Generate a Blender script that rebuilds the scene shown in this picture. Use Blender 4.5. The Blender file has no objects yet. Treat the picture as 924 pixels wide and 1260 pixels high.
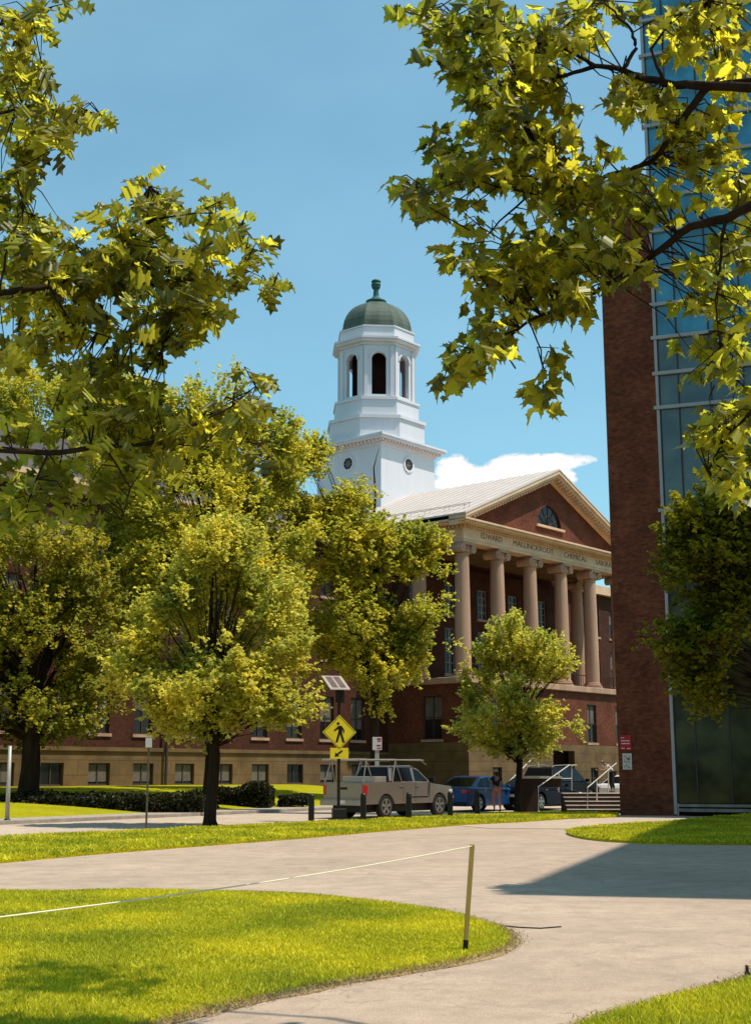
import bpy, bmesh, math, random
import numpy as np
from mathutils import Vector, Matrix, noise

random.seed(7); np.random.seed(7)
R = math.radians
scene = bpy.context.scene
COL = scene.collection

# ------------------------------------------------------------------ camera model
F = 1600.0; CX, CY = 462.0, 630.0; PITCH = math.atan(320/1600); EYE = 1.6
CT, ST = math.cos(PITCH), math.sin(PITCH)
def ray(x, y):
    a = (x-CX)/F; b = (CY-y)/F
    return (a, CT-b*ST, ST+b*CT)
def G(x, y, z=0.0):                       # a photo point on a level plane
    d = ray(x, y); t = (z-EYE)/d[2]
    return (d[0]*t, d[1]*t, z)
def D(x, y, Y):                           # a photo point at a distance
    d = ray(x, y); t = Y/d[1]
    return (d[0]*t, Y, EYE+d[2]*t)
def pxm(Y): return F*CT/Y                 # rough pixels per metre

cam_d = bpy.data.cameras.new('camera'); cam = bpy.data.objects.new('camera', cam_d)
COL.objects.link(cam); scene.camera = cam
cam.location = (0, 0, EYE); cam.rotation_euler = (R(90)+PITCH, 0, 0)
cam_d.sensor_fit = 'VERTICAL'; cam_d.sensor_height = 36; cam_d.lens = F/1260*36
cam_d.clip_start = .1; cam_d.clip_end = 6000

# ------------------------------------------------------------------ materials
def _nt(name):
    m = bpy.data.materials.new(name); m.use_nodes = True
    nt = m.node_tree; b = nt.nodes['Principled BSDF']
    return m, nt, b
def N(nt, t, **kw):
    n = nt.nodes.new(t)
    for k, v in kw.items():
        if k in n.inputs.keys(): n.inputs[k].default_value = v
        else: setattr(n, k, v)
    return n
def ramp(nt, src, p0, c0, p1, c1):
    r = nt.nodes.new('ShaderNodeValToRGB')
    r.color_ramp.elements[0].position = p0; r.color_ramp.elements[0].color = (*c0, 1)
    r.color_ramp.elements[1].position = p1; r.color_ramp.elements[1].color = (*c1, 1)
    nt.links.new(src, r.inputs[0]); return r
def mixc(nt, mode, fac, a, b):
    m = nt.nodes.new('ShaderNodeMix'); m.data_type = 'RGBA'; m.blend_type = mode
    def put(sock, v):
        if isinstance(v, (tuple, list)): sock.default_value = (*v[:3], 1)
        elif isinstance(v, (int, float)): sock.default_value = v
        else: nt.links.new(v, sock)
    put(m.inputs[0], fac); put(m.inputs[6], a); put(m.inputs[7], b)
    return m.outputs[2]
def coords(nt, swz=False):
    tc = nt.nodes.new('ShaderNodeTexCoord')
    if not swz: return tc.outputs['Object']
    s = nt.nodes.new('ShaderNodeSeparateXYZ'); nt.links.new(tc.outputs['Object'], s.inputs[0])
    a = nt.nodes.new('ShaderNodeMath'); a.operation = 'ADD'
    nt.links.new(s.outputs[0], a.inputs[0]); nt.links.new(s.outputs[1], a.inputs[1])
    c = nt.nodes.new('ShaderNodeCombineXYZ'); nt.links.new(a.outputs[0], c.inputs[0]); nt.links.new(s.outputs[2], c.inputs[1])
    return c.outputs[0]
def surf(name, col, rough=.8, var=.25, scale=3.0, fine=40.0, bump=.0, metal=0.0, spec=.3, streak=False, coat=0.0):
    m, nt, b = _nt(name); L = nt.links.new
    v = coords(nt)
    if streak:
        mp = N(nt, 'ShaderNodeMapping'); mp.inputs['Scale'].default_value = (1, 1, .12); L(v, mp.inputs[0]); v = mp.outputs[0]
    n1 = N(nt, 'ShaderNodeTexNoise', Scale=scale, Detail=6.0); L(v, n1.inputs['Vector'])
    n2 = N(nt, 'ShaderNodeTexNoise', Scale=fine, Detail=3.0); L(v, n2.inputs['Vector'])
    lo = tuple(c*(1-var) for c in col); hi = tuple(min(1, c*(1+var)) for c in col)
    r1 = ramp(nt, n1.outputs[0], .3, lo, .7, hi)
    r2 = ramp(nt, n2.outputs[0], .3, (1-var*.6,)*3, .7, (1, 1, 1))
    L(mixc(nt, 'MULTIPLY', 1.0, r1.outputs[0], r2.outputs[0]), b.inputs['Base Color'])
    b.inputs['Roughness'].default_value = rough; b.inputs['Metallic'].default_value = metal
    b.inputs['Specular IOR Level'].default_value = spec
    if coat: b.inputs['Coat Weight'].default_value = coat; b.inputs['Coat Roughness'].default_value = .04
    if bump:
        bp = N(nt, 'ShaderNodeBump', Strength=bump, Distance=.02); L(n2.outputs[0], bp.inputs['Height']); L(bp.outputs[0], b.inputs['Normal'])
    return m
def brick(name, c1, c2, mortar, bw=.21, bh=.075, var=.25):
    m, nt, b = _nt(name); L = nt.links.new; v = coords(nt, True)
    br = N(nt, 'ShaderNodeTexBrick', Scale=1.0); L(v, br.inputs['Vector'])
    br.inputs['Color1'].default_value = (*c1, 1); br.inputs['Color2'].default_value = (*c2, 1); br.inputs['Mortar'].default_value = (*mortar, 1)
    br.inputs['Brick Width'].default_value = bw; br.inputs['Row Height'].default_value = bh; br.inputs['Mortar Size'].default_value = .008
    n1 = N(nt, 'ShaderNodeTexNoise', Scale=.7, Detail=8.0); L(v, n1.inputs['Vector'])
    r1 = ramp(nt, n1.outputs[0], .3, (1-var,)*3, .7, (1+var,)*3)
    n3 = N(nt, 'ShaderNodeTexNoise', Scale=5.0, Detail=4.0); L(v, n3.inputs['Vector'])
    r3 = ramp(nt, n3.outputs[0], .35, (.8, .78, .76), .65, (1.15, 1.15, 1.15))
    x = mixc(nt, 'MULTIPLY', 1.0, br.outputs['Color'], r1.outputs[0])
    L(mixc(nt, 'MULTIPLY', 1.0, x, r3.outputs[0]), b.inputs['Base Color'])
    b.inputs['Roughness'].default_value = .9; b.inputs['Specular IOR Level'].default_value = .15
    bp = N(nt, 'ShaderNodeBump', Strength=.3, Distance=.01); L(br.outputs['Fac'], bp.inputs['Height']); bp.invert = True; L(bp.outputs[0], b.inputs['Normal'])
    return m
def leafmat(name, dark, light, trans, rough=.45, tw=.5, spec=.35, vary=False):
    m, nt, b = _nt(name); L = nt.links.new
    g = nt.nodes.new('ShaderNodeNewGeometry')
    r = ramp(nt, g.outputs['Random Per Island'], 0, dark, 1, light)
    md = r.color_ramp.elements.new(.72); md.color = (*(d_*.62+l_*.38 for d_, l_ in zip(dark, light)), 1)
    v = coords(nt); n1 = N(nt, 'ShaderNodeTexNoise', Scale=.55, Detail=3.0); L(v, n1.inputs['Vector'])
    r1 = ramp(nt, n1.outputs[0], .35, (.62, .70, .8), .65, (1.2, 1.12, 1.0))
    c = mixc(nt, 'MULTIPLY', 1.0, r.outputs[0], r1.outputs[0]); L(c, b.inputs['Base Color'])
    b.inputs['Roughness'].default_value = rough; b.inputs['Specular IOR Level'].default_value = spec
    t = N(nt, 'ShaderNodeBsdfTranslucent')
    hs = ramp(nt, g.outputs['Random Per Island'], 0, tuple(x*.55 for x in trans), .8, trans)
    ct = mixc(nt, 'MULTIPLY', 1.0, hs.outputs[0], r1.outputs[0]); L(ct, t.inputs['Color'])
    mx = N(nt, 'ShaderNodeMixShader'); mx.inputs[0].default_value = tw
    if vary:      # random translucency imitates sunlit leaves scattered among shaded ones
        n5 = N(nt, 'ShaderNodeTexWhiteNoise'); n5.noise_dimensions = '1D'; L(g.outputs['Random Per Island'], n5.inputs['W'])
        rv = ramp(nt, n5.outputs['Value'], .25, (.12,)*3, .62, (tw,)*3); L(rv.outputs[0], mx.inputs[0])
    L(b.outputs[0], mx.inputs[1]); L(t.outputs[0], mx.inputs[2])
    L(mx.outputs[0], nt.nodes['Material Output'].inputs['Surface'])
    return m
def glass(name, col, rough=.06, spec=.9, var=.3):
    m, nt, b = _nt(name); L = nt.links.new; v = coords(nt)
    n1 = N(nt, 'ShaderNodeTexNoise', Scale=.9, Detail=3.0); L(v, n1.inputs['Vector'])
    r1 = ramp(nt, n1.outputs[0], .35, tuple(c*(1-var) for c in col), .65, tuple(c*(1+var) for c in col))
    L(r1.outputs[0], b.inputs['Base Color']); b.inputs['Roughness'].default_value = rough; b.inputs['Specular IOR Level'].default_value = spec
    n2 = N(nt, 'ShaderNodeTexNoise', Scale=1.3, Detail=1.0); L(v, n2.inputs['Vector'])
    bp = N(nt, 'ShaderNodeBump', Strength=.05, Distance=.05); L(n2.outputs[0], bp.inputs['Height']); L(bp.outputs[0], b.inputs['Normal'])
    return m

M = {}
M['brick'] = brick('red_brick', (.17, .046, .023), (.115, .032, .018), (.125, .06, .04))
M['brick_shade'] = brick('brick_painted_shade', (.085, .026, .014), (.06, .018, .011), (.065, .033, .023))  # red brick darkened to imitate shade on the porch and wing walls
M['brick_dk'] = brick('dark_brick', (.20, .055, .028), (.12, .032, .017), (.10, .05, .032), var=.3)
M['lime'] = surf('limestone', (.44, .265, .18), .85, .20, 1.5, 25, .1, streak=True)
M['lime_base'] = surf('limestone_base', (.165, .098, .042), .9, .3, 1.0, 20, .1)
M['cream'] = surf('cream_paint', (.70, .47, .30), .7, .14, 1.0, 20)
M['white'] = surf('white_paint', (.67, .65, .69), .6, .05, .8, 15, streak=True)
M['copper'] = surf('green_copper', (.085, .11, .085), .6, .35, 1.2, 12, .1, streak=True)
M['copper_dk'] = surf('bright_copper', (.03, .12, .10), .6, .3, 2, 20)
M['roof'] = surf('standing_seam_roof', (.62, .53, .48), .6, .08, .8, 12, streak=True)
M['seam'] = surf('roof_seam', (.52, .42, .37), .6, .1)
M['void'] = surf('dark_interior', (.030, .012, .009), .95, .3, 1, 5, spec=.05)
M['frame'] = surf('window_frame_paint', (.055, .04, .035), .6, .1)
M['wframe'] = surf('white_window_frame', (.30, .25, .22), .6, .1)
M['glass'] = glass('window_glass', (.018, .014, .014), .12, .22)
M['blind'] = surf('window_blind', (.14, .115, .095), .8, .25, 2, 10)
M['teal'] = glass('glass_painted_sky', (.022, .20, .32), .05, .8, .35)  # sky reflection put into the colour of the upper panes
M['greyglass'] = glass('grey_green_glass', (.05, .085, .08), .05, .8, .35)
M['tree_shade_glass'] = glass('glass_painted_tree_shade', (.036, .034, .012), .08, .16, .7)  # tree reflection and shade put into the colour of the lower panes
M['alum'] = surf('aluminium_trim', (.36, .34, .35), .5, .1, 2, 20, metal=.2)
M['asph'] = None
M['dkmetal'] = surf('black_metal', (.012, .010, .010), .5, .2, 2, 30)
M['galv'] = surf('galvanised_metal', (.45, .40, .36), .5, .15, 2, 30, metal=.3)
M['rail'] = surf('pale_rail_paint', (.55, .50, .45), .5, .1)
M['conc'] = surf('concrete', (.40, .33, .27), .9, .15, 2, 30, .1)
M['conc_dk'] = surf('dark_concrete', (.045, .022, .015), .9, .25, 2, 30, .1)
M['kerb'] = surf('kerb_granite', (.30, .25, .21), .9, .2, 3, 40)
M['bark'] = surf('tree_bark', (.035, .022, .014), .95, .4, 6, 40, .5, streak=True, spec=.1)
M['wood'] = surf('stake_wood', (.42, .28, .08), .85, .2, 5, 40, .2, streak=True)
M['yellow'] = surf('yellow_sign', (.80, .62, .02), .5, .04)
M['black'] = surf('black_print', (.008, .007, .006), .6, .1)
M['signwhite'] = surf('white_sign', (.62, .56, .52), .5, .08)
M['red'] = surf('red_sign', (.42, .012, .02), .5, .1)
M['string'] = surf('white_string', (.75, .68, .5), .8, .05)
# asphalt
def asphalt(name, col):
    m, nt, b = _nt(name); L = nt.links.new; v = coords(nt)
    n1 = N(nt, 'ShaderNodeTexNoise', Scale=.35, Detail=8.0, Roughness=.6); L(v, n1.inputs['Vector'])
    n2 = N(nt, 'ShaderNodeTexNoise', Scale=90.0, Detail=2.0); L(v, n2.inputs['Vector'])
    n3 = N(nt, 'ShaderNodeTexNoise', Scale=2.2, Detail=9.0, Roughness=.75); L(v, n3.inputs['Vector'])
    vo = N(nt, 'ShaderNodeTexVoronoi', Scale=.28); vo.feature = 'DISTANCE_TO_EDGE'
    n4 = N(nt, 'ShaderNodeTexNoise', Scale=1.2, Detail=5.0); L(v, n4.inputs['Vector'])
    va = N(nt, 'ShaderNodeVectorMath'); va.operation = 'SCALE'; L(n4.outputs['Color'], va.inputs[0]); va.inputs['Scale'].default_value = 1.5
    vb = N(nt, 'ShaderNodeVectorMath'); vb.operation = 'ADD'; L(v, vb.inputs[0]); L(va.outputs[0], vb.inputs[1]); L(vb.outputs[0], vo.inputs['Vector'])
    crack = ramp(nt, vo.outputs['Distance'], .0, (.80, .79, .78), .006, (1, 1, 1))
    r1 = ramp(nt, n1.outputs[0], .3, tuple(c*.86 for c in col), .7, tuple(c*1.1 for c in col))
    r2 = ramp(nt, n2.outputs[0], .3, (.72,)*3, .7, (1.12,)*3)
    r3 = ramp(nt, n3.outputs[0], .32, (.78, .77, .77), .60, (1.05,)*3)
    x = mixc(nt, 'MULTIPLY', 1.0, r1.outputs[0], r2.outputs[0]); x = mixc(nt, 'MULTIPLY', 1.0, x, r3.outputs[0])
    mk = ramp(nt, n1.outputs[0], .44, (0, 0, 0), .50, (1, 1, 1))
    x2 = mixc(nt, 'MULTIPLY', mk.outputs[0], x, crack.outputs[0])
    L(x2, b.inputs['Base Color']); b.inputs['Roughness'].default_value = .9; b.inputs['Specular IOR Level'].default_value = .2
    bp = N(nt, 'ShaderNodeBump', Strength=.35, Distance=.01); L(n2.outputs[0], bp.inputs['Height']); L(bp.outputs[0], b.inputs['Normal'])
    return m
M['asph'] = asphalt('pale_asphalt', (.50, .37, .28))
M['road'] = asphalt('road_asphalt', (.56, .43, .33))
def grassmat(name, a, b_, dry):
    m, nt, b = _nt(name); L = nt.links.new; v = coords(nt)
    n1 = N(nt, 'ShaderNodeTexNoise', Scale=.9, Detail=6.0); L(v, n1.inputs['Vector'])
    n2 = N(nt, 'ShaderNodeTexNoise', Scale=35.0, Detail=4.0); L(v, n2.inputs['Vector'])
    r1 = ramp(nt, n1.outputs[0], .3, a, .7, b_)
    r2 = ramp(nt, n2.outputs[0], .35, (.35, .4, .4), .65, (1.2, 1.15, 1.2))
    x = mixc(nt, 'MULTIPLY', 1.0, r1.outputs[0], r2.outputs[0])
    L(x, b.inputs['Base Color']); b.inputs['Roughness'].default_value = .9; b.inputs['Specular IOR Level'].default_value = .1
    bp = N(nt, 'ShaderNodeBump', Strength=.6, Distance=.03); L(n2.outputs[0], bp.inputs['Height']); L(bp.outputs[0], b.inputs['Normal'])
    return m
M['lawn'] = grassmat('lawn_turf', (.36, .34, .006), (.48, .42, .008), None)
M['dirt'] = surf('dry_edge_soil', (.42, .29, .15), .95, .3, 6, 60, .3)
M['blade'] = leafmat('grass_blade', (.38, .38, .008), (.95, .86, .09), (.86, .82, .03), .6, .40, .15)
M['drygrass'] = leafmat('dry_grass_blade', (.36, .26, .10), (.60, .48, .24), (.4, .3, .12), .7, .3, .1)
M['maple'] = leafmat('maple_leaf', (.036, .042, .009), (.31, .33, .035), (.97, .92, .07), .45, .68, .35, True)
M['oak'] = leafmat('oak_leaf', (.044, .050, .010), (.39, .40, .04), (.97, .90, .08), .45, .66, .35, True)
M['lf_street'] = leafmat('street_tree_leaf', (.38, .35, .04), (.97, .90, .16), (.98, .90, .13), .5, .50, .3)
M['lf_dark'] = leafmat('dark_leaf', (.12, .115, .012), (.70, .62, .07), (.72, .64, .06), .5, .40, .3)
M['lf_mid'] = leafmat('elm_leaf', (.25, .24, .02), (.95, .85, .10), (.97, .88, .09), .5, .48, .3)
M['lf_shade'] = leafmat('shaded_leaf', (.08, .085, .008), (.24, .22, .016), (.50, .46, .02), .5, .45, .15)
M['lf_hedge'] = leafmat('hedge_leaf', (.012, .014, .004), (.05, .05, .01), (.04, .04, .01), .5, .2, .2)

# ------------------------------------------------------------------ mesh kit
class MB:
    def __init__(s): s.v = []; s.f = []
    def add(s, vs, fs):
        o = len(s.v); s.v += [tuple(p) for p in vs]; s.f += [tuple(i+o for i in f) for f in fs]; return s
    def box(s, x0, x1, y0, y1, z0, z1):
        return s.add([(x0,y0,z0),(x1,y0,z0),(x1,y1,z0),(x0,y1,z0),(x0,y0,z1),(x1,y0,z1),(x1,y1,z1),(x0,y1,z1)],
                     [(0,3,2,1),(4,5,6,7),(0,1,5,4),(1,2,6,5),(2,3,7,6),(3,0,4,7)])
    def prism(s, poly, z0, z1):
        n = len(poly)
        return s.add([(p[0],p[1],z0) for p in poly]+[(p[0],p[1],z1) for p in poly],
                     [tuple(range(n-1,-1,-1)), tuple(range(n,2*n))]+[(i,(i+1)%n,n+(i+1)%n,n+i) for i in range(n)])
    def prism_xz(s, poly, y0, y1):          # polygon in x,z pushed along y
        n = len(poly)
        return s.add([(p[0],y0,p[1]) for p in poly]+[(p[0],y1,p[1]) for p in poly],
                     [tuple(range(n)), tuple(range(2*n-1,n-1,-1))]+[((i+1)%n,i,n+i,n+(i+1)%n) for i in range(n)])
    def prism_yz(s, poly, x0, x1):
        n = len(poly)
        return s.add([(x0,p[0],p[1]) for p in poly]+[(x1,p[0],p[1]) for p in poly],
                     [tuple(range(n-1,-1,-1)), tuple(range(n,2*n))]+[(i,(i+1)%n,n+(i+1)%n,n+i) for i in range(n)])
    def lathe(s, prof, c=(0,0), n=16, rot=0.0, cap=True):
        vs = []; 
        for r, z in prof:
            for k in range(n):
                a = rot+2*math.pi*k/n; vs.append((c[0]+r*math.cos(a), c[1]+r*math.sin(a), z))
        fs = []
        for j in range(len(prof)-1):
            for k in range(n):
                k2 = (k+1)%n; fs.append((j*n+k, j*n+k2, (j+1)*n+k2, (j+1)*n+k))
        if cap: fs.append(tuple(range(n-1,-1,-1))); fs.append(tuple((len(prof)-1)*n+k for k in range(n)))
        return s.add(vs, fs)
    def tube(s, pts, rad, n=6):
        pts = [Vector(p) for p in pts]
        if not isinstance(rad, (list, tuple)): rad = [rad]*len(pts)
        vs = []; up0 = Vector((.13, .21, 1))
        for i, p in enumerate(pts):
            t = (pts[min(i+1, len(pts)-1)]-pts[max(i-1, 0)]).normalized()
            a = t.cross(up0)
            if a.length < .05: a = t.cross(Vector((1, 0, 0)))
            a.normalize(); b = t.cross(a)
            for k in range(n):
                an = 2*math.pi*k/n; vs.append(p+(a*math.cos(an)+b*math.sin(an))*rad[i])
        fs = []
        for j in range(len(pts)-1):
            for k in range(n):
                k2 = (k+1)%n; fs.append((j*n+k, (j+1)*n+k, (j+1)*n+k2, j*n+k2))
        fs.append(tuple(range(n))); fs.append(tuple((len(pts)-1)*n+k for k in range(n-1,-1,-1)))
        return s.add(vs, fs)
    def build(s, name, mat, parent=None, smooth=False, bevel=0, label=None, segs=2):
        me = bpy.data.meshes.new(name); me.from_pydata(s.v, [], s.f); me.update()
        me.materials.append(mat)
        bm = bmesh.new(); bm.from_mesh(me); bmesh.ops.recalc_face_normals(bm, faces=bm.faces); bm.to_mesh(me); bm.free()
        if smooth:
            for p in me.polygons: p.use_smooth = True
        o = bpy.data.objects.new(name, me); COL.objects.link(o)
        if parent: o.parent = parent
        if bevel:
            b = o.modifiers.new('Bevel', 'BEVEL'); b.width = bevel; b.segments = segs; b.limit_method = 'ANGLE'; b.angle_limit = R(35)
        if label: o['label'] = label
        return o
def raw(name, verts, quads, mat, parent=None, nper=4, smooth=False):
    """fast mesh from numpy: verts (n,3); quads (m,nper)"""
    me = bpy.data.meshes.new(name); m = len(quads)
    me.vertices.add(len(verts)); me.vertices.foreach_set('co', np.asarray(verts, dtype=np.float32).ravel())
    me.loops.add(m*nper); me.loops.foreach_set('vertex_index', np.asarray(quads, dtype=np.int32).ravel())
    me.polygons.add(m); me.polygons.foreach_set('loop_start', np.arange(0, m*nper, nper, dtype=np.int32))
    me.polygons.foreach_set('loop_total', np.full(m, nper, dtype=np.int32))
    me.update(calc_edges=True); me.validate(); me.materials.append(mat)
    if smooth: me.polygons.foreach_set('use_smooth', np.ones(m, dtype=bool))
    o = bpy.data.objects.new(name, me); COL.objects.link(o)
    if parent: o.parent = parent
    return o
def thing(name, label, cat, loc=(0,0,0), rotz=0, group=None):
    o = bpy.data.objects.new(name, None); COL.objects.link(o); o.empty_display_size = .2
    o.location = loc; o.rotation_euler = (0, 0, rotz); o['label'] = label; o['category'] = cat
    if group: o['group'] = group
    return o
def tag(o, label, cat, group=None):
    o['label'] = label; o['category'] = cat
    if group: o['group'] = group
    return o
def struct(o): o['kind'] = 'structure'; return o
def copy_tree(o, parent=None, label=None, loc=None):
    c = o.copy(); COL.objects.link(c); c.parent = parent
    if label: c['label'] = label
    if loc is not None: c.location = loc
    for ch in [x for x in COL.objects if x.parent == o]: copy_tree(ch, c)
    return c
def text(s, size, mat, parent, loc, rot, name='lettering', extrude=.01, sx=1.0, spacing=1.0):
    cu = bpy.data.curves.new(name, 'FONT'); cu.body = s; cu.size = size; cu.extrude = extrude; cu.align_x = 'LEFT'; cu.space_character = spacing
    cu.materials.append(mat)
    cu.resolution_u = 3; t_ = bpy.data.objects.new('tmp', cu); COL.objects.link(t_); bpy.context.view_layer.update()
    me = bpy.data.meshes.new_from_object(t_.evaluated_get(bpy.context.evaluated_depsgraph_get())); bpy.data.objects.remove(t_); me.name = name
    o = bpy.data.objects.new(name, me); COL.objects.link(o); o.parent = parent; o.location = loc; o.rotation_euler = rot; o.scale = (sx, 1, 1)
    return o

# ------------------------------------------------------------------ light
SUN_AZ = (1.0, -0.22); SUN_EL = R(64)
sd = Vector((SUN_AZ[0], SUN_AZ[1], 0)).normalized()*math.cos(SUN_EL)+Vector((0, 0, math.sin(SUN_EL)))
sl = bpy.data.lights.new('sun', 'SUN'); sl.energy = 5.0; sl.angle = R(.5); sl.color = (1.0, .93, .80)
so = bpy.data.objects.new('sun', sl); COL.objects.link(so); so.rotation_euler = sd.to_track_quat('Z', 'Y').to_euler()
w = bpy.data.worlds.new('World'); scene.world = w; w.use_nodes = True
nt = w.node_tree; L = nt.links.new; bg = nt.nodes['Background']
sky = nt.nodes.new('ShaderNodeTexSky'); sky.sky_type = 'NISHITA'; sky.sun_disc = False
sky.sun_elevation = SUN_EL; sky.sun_rotation = math.atan2(sd.x, sd.y); sky.air_density = 1.0; sky.dust_density = .6; sky.ozone_density = 1.5
tc = nt.nodes.new('ShaderNodeTexCoord'); sp = nt.nodes.new('ShaderNodeSeparateXYZ'); L(tc.outputs['Generated'], sp.inputs[0])
def mth(op, a, b=None, clamp=False):
    n = nt.nodes.new('ShaderNodeMath'); n.operation = op; n.use_clamp = clamp
    for i, v in enumerate((a, b)):
        if v is None: continue
        if isinstance(v, (int, float)): n.inputs[i].default_value = v
        else: L(v, n.inputs[i])
    return n.outputs[0]
yy = mth('MAXIMUM', sp.outputs[1], .05)
uu = mth('DIVIDE', sp.outputs[0], yy); vv = mth('DIVIDE', sp.outputs[2], yy)
cmb = nt.nodes.new('ShaderNodeCombineXYZ'); L(uu, cmb.inputs[0]); L(mth('MULTIPLY', vv, 1.6), cmb.inputs[1])
nz = nt.nodes.new('ShaderNodeTexNoise'); nz.inputs['Scale'].default_value = 34; nz.inputs['Detail'].default_value = 8; nz.inputs['Roughness'].default_value = .62; L(cmb.outputs[0], nz.inputs['Vector'])
nzc = mth('SUBTRACT', nz.outputs[0], .5)
def ell(px, py, rx, ry, k=3.2):
    d = ray(px, py); cu, cv = d[0]/d[1], d[2]/d[1]; ru, rv = rx/F*1.02, ry/F*1.05
    a = mth('POWER', mth('ABSOLUTE', mth('DIVIDE', mth('SUBTRACT', uu, cu), ru)), 2.0)
    b = mth('POWER', mth('ABSOLUTE', mth('DIVIDE', mth('SUBTRACT', vv, cv), rv)), 2.0)
    return mth('ADD', mth('SUBTRACT', 1.0, mth('ADD', a, b)), mth('MULTIPLY', nzc, k))
e = None
for a in ((642, 592, 62, 34), (690, 566, 42, 11), (566, 582, 32, 22), (610, 600, 90, 25), (655, 570, 30, 14)):
    q = ell(*a); e = q if e is None else mth('MAXIMUM', e, q)
cl = mth('MULTIPLY', e, 2.0, True)
front = mth('GREATER_THAN', sp.outputs[1], .1); cl = mth('MULTIPLY', cl, front)
nz2 = nt.nodes.new('ShaderNodeTexNoise'); nz2.inputs['Scale'].default_value = 2.6; nz2.inputs['Detail'].default_value = 5; L(cmb.outputs[0], nz2.inputs['Vector'])
wisp = mth('ADD', mth('MULTIPLY', nz2.outputs[0], .34), .03, True)
tint = mixc(nt, 'MULTIPLY', 1.0, sky.outputs[0], (.86, 1.34, 1.24))
s1 = mixc(nt, 'MIX', wisp, tint, (4.8, 7.9, 9.1))
s2 = mixc(nt, 'MIX', mth('MULTIPLY', cl, .9), s1, (9.6, 8.9, 8.4))
L(s2, bg.inputs['Color']); bg.inputs['Strength'].default_value = .125
scene.view_settings.view_transform = 'Standard'; scene.view_settings.look = 'None'; scene.view_settings.exposure = 0
scene.render.engine = 'CYCLES'; scene.cycles.max_bounces = 8; scene.cycles.transparent_max_bounces = 8
# ------------------------------------------------------------------ ground
def sheet(name, pts, z, mat, th=0.0, parent=None):
    b = MB()
    if th: b.prism([p[:2] for p in pts], z-th, z)
    else: b.add([(p[0], p[1], z) for p in pts], [tuple(range(len(pts)))])
    return b.build(name, mat, parent)
M['far_ground'] = grassmat('far_ground', (.10, .10, .02), (.16, .15, .03), None)
struct(sheet('ground', [(-3000,-3000),(3000,-3000),(3000,3000),(-3000,3000)], -.03, M['far_ground']))
nk0, nk1 = Vector(G(0,1033)[:2]), Vector(G(554,1006)[:2])       # near kerb of the street
fk0, fk1 = Vector(G(0,1015)[:2]), Vector(G(376,998)[:2])        # far kerb
RD = (nk1-nk0).normalized(); RF = (fk1-fk0).normalized()
def nk(t): p = nk0+RD*t; return (p.x, p.y)
def fk(t, off=0.0):
    p = fk0+RF*t+Vector((-RF.y, RF.x))*off; return (p.x, p.y)
# paved court in front (one sheet) and the street
struct(sheet('path', [(-40,-12),(40,-12),(40,60),G(924,990)[:2],G(765,1001)[:2],(8.2,54),(4,53)]+[G(560,1005)[:2],G(300,1016)[:2],G(0,1034)[:2],(-40,0)], -.008, M['asph']))
road_pts = [nk(-30), nk(26), (7.0, 57.5), (30, 62), (30, 86), (9, 78), fk(30), fk(-32)]
struct(sheet('road', road_pts, -.004, M['road']))
# kerbs
b = MB()
def kerbline(b, pts, wd=.15, z0=-.05, z1=.10):
    for i in range(len(pts)-1):
        a, c = Vector(pts[i]), Vector(pts[i+1]); d = (c-a).normalized(); n = Vector((-d.y, d.x))*wd
        b.prism([tuple(a), tuple(c), tuple(c+n), tuple(a+n)], z0, z1)
kerbline(b, [fk(-32), fk(29.9)], .16, -.05, .12)
struct(b.build('kerb', M['kerb'], bevel=.02))
struct(sheet('sidewalk', [fk(-32,.163), fk(29.9,.163), fk(29.9,1.7), fk(-32,1.7)], .118, M['conc'], .15))

# lawns
def smooth_poly(pts, n=6):
    out = []; m = len(pts)
    for i in range(m):
        p0, p1, p2, p3 = (Vector(pts[(i+k-1) % m][:2]) for k in range(4))
        for k in range(n):
            t = k/n
            out.append(tuple(.5*((2*p1)+(p2-p0)*t+(2*p0-5*p1+4*p2-p3)*t*t+(3*p1-p0-3*p2+p3)*t**3)))
    return out
front_lawn = smooth_poly([(-14,20),G(0,1098),G(120,1097),G(250,1098),G(350,1101),G(450,1110),G(540,1123),G(595,1137),G(624,1152),G(618,1168),G(560,1184),G(480,1199),G(400,1213),G(330,1227),G(260,1243),G(200,1258),(-2.0,8.0),(-3.5,5.5),(-14,4)])
strip_lawn = [nk(-30)]+[nk(-12), nk(0), nk(12), nk(24)]+[G(640,1003)[:2], G(700,1002)[:2], G(761,1002.5)[:2]]+[G(758,1006)[:2],G(700,1008)[:2],G(640,1012)[:2],G(560,1016)[:2],G(470,1023)[:2],G(380,1031)[:2],G(250,1041)[:2],G(120,1051)[:2],G(0,1062)[:2],G(-160,1078)[:2]]
right_lawn = smooth_poly([G(697,1026),G(712,1021.5),G(760,1017.5),G(806,1014.5),G(843,1012),G(925,1004),G(1010,1001),G(1100,1040),G(924,1039.5),G(850,1039),G(780,1037.5),G(722,1033)])
corner_lawn = smooth_poly([(9,9.5),(7,11.5),G(1000,1180),G(924,1205),G(870,1219),G(800,1238),G(740,1256),G(700,1275),(1.0,7.5),(3,6),(9,6)])
brick_walk = [G(560,1015.6)[:2], G(650,1008)[:2], G(762,1003.6)[:2], G(843,1004)[:2], G(843,1011)[:2], G(800,1014)[:2], G(700,1020)[:2], G(600,1019)[:2]]
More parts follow.
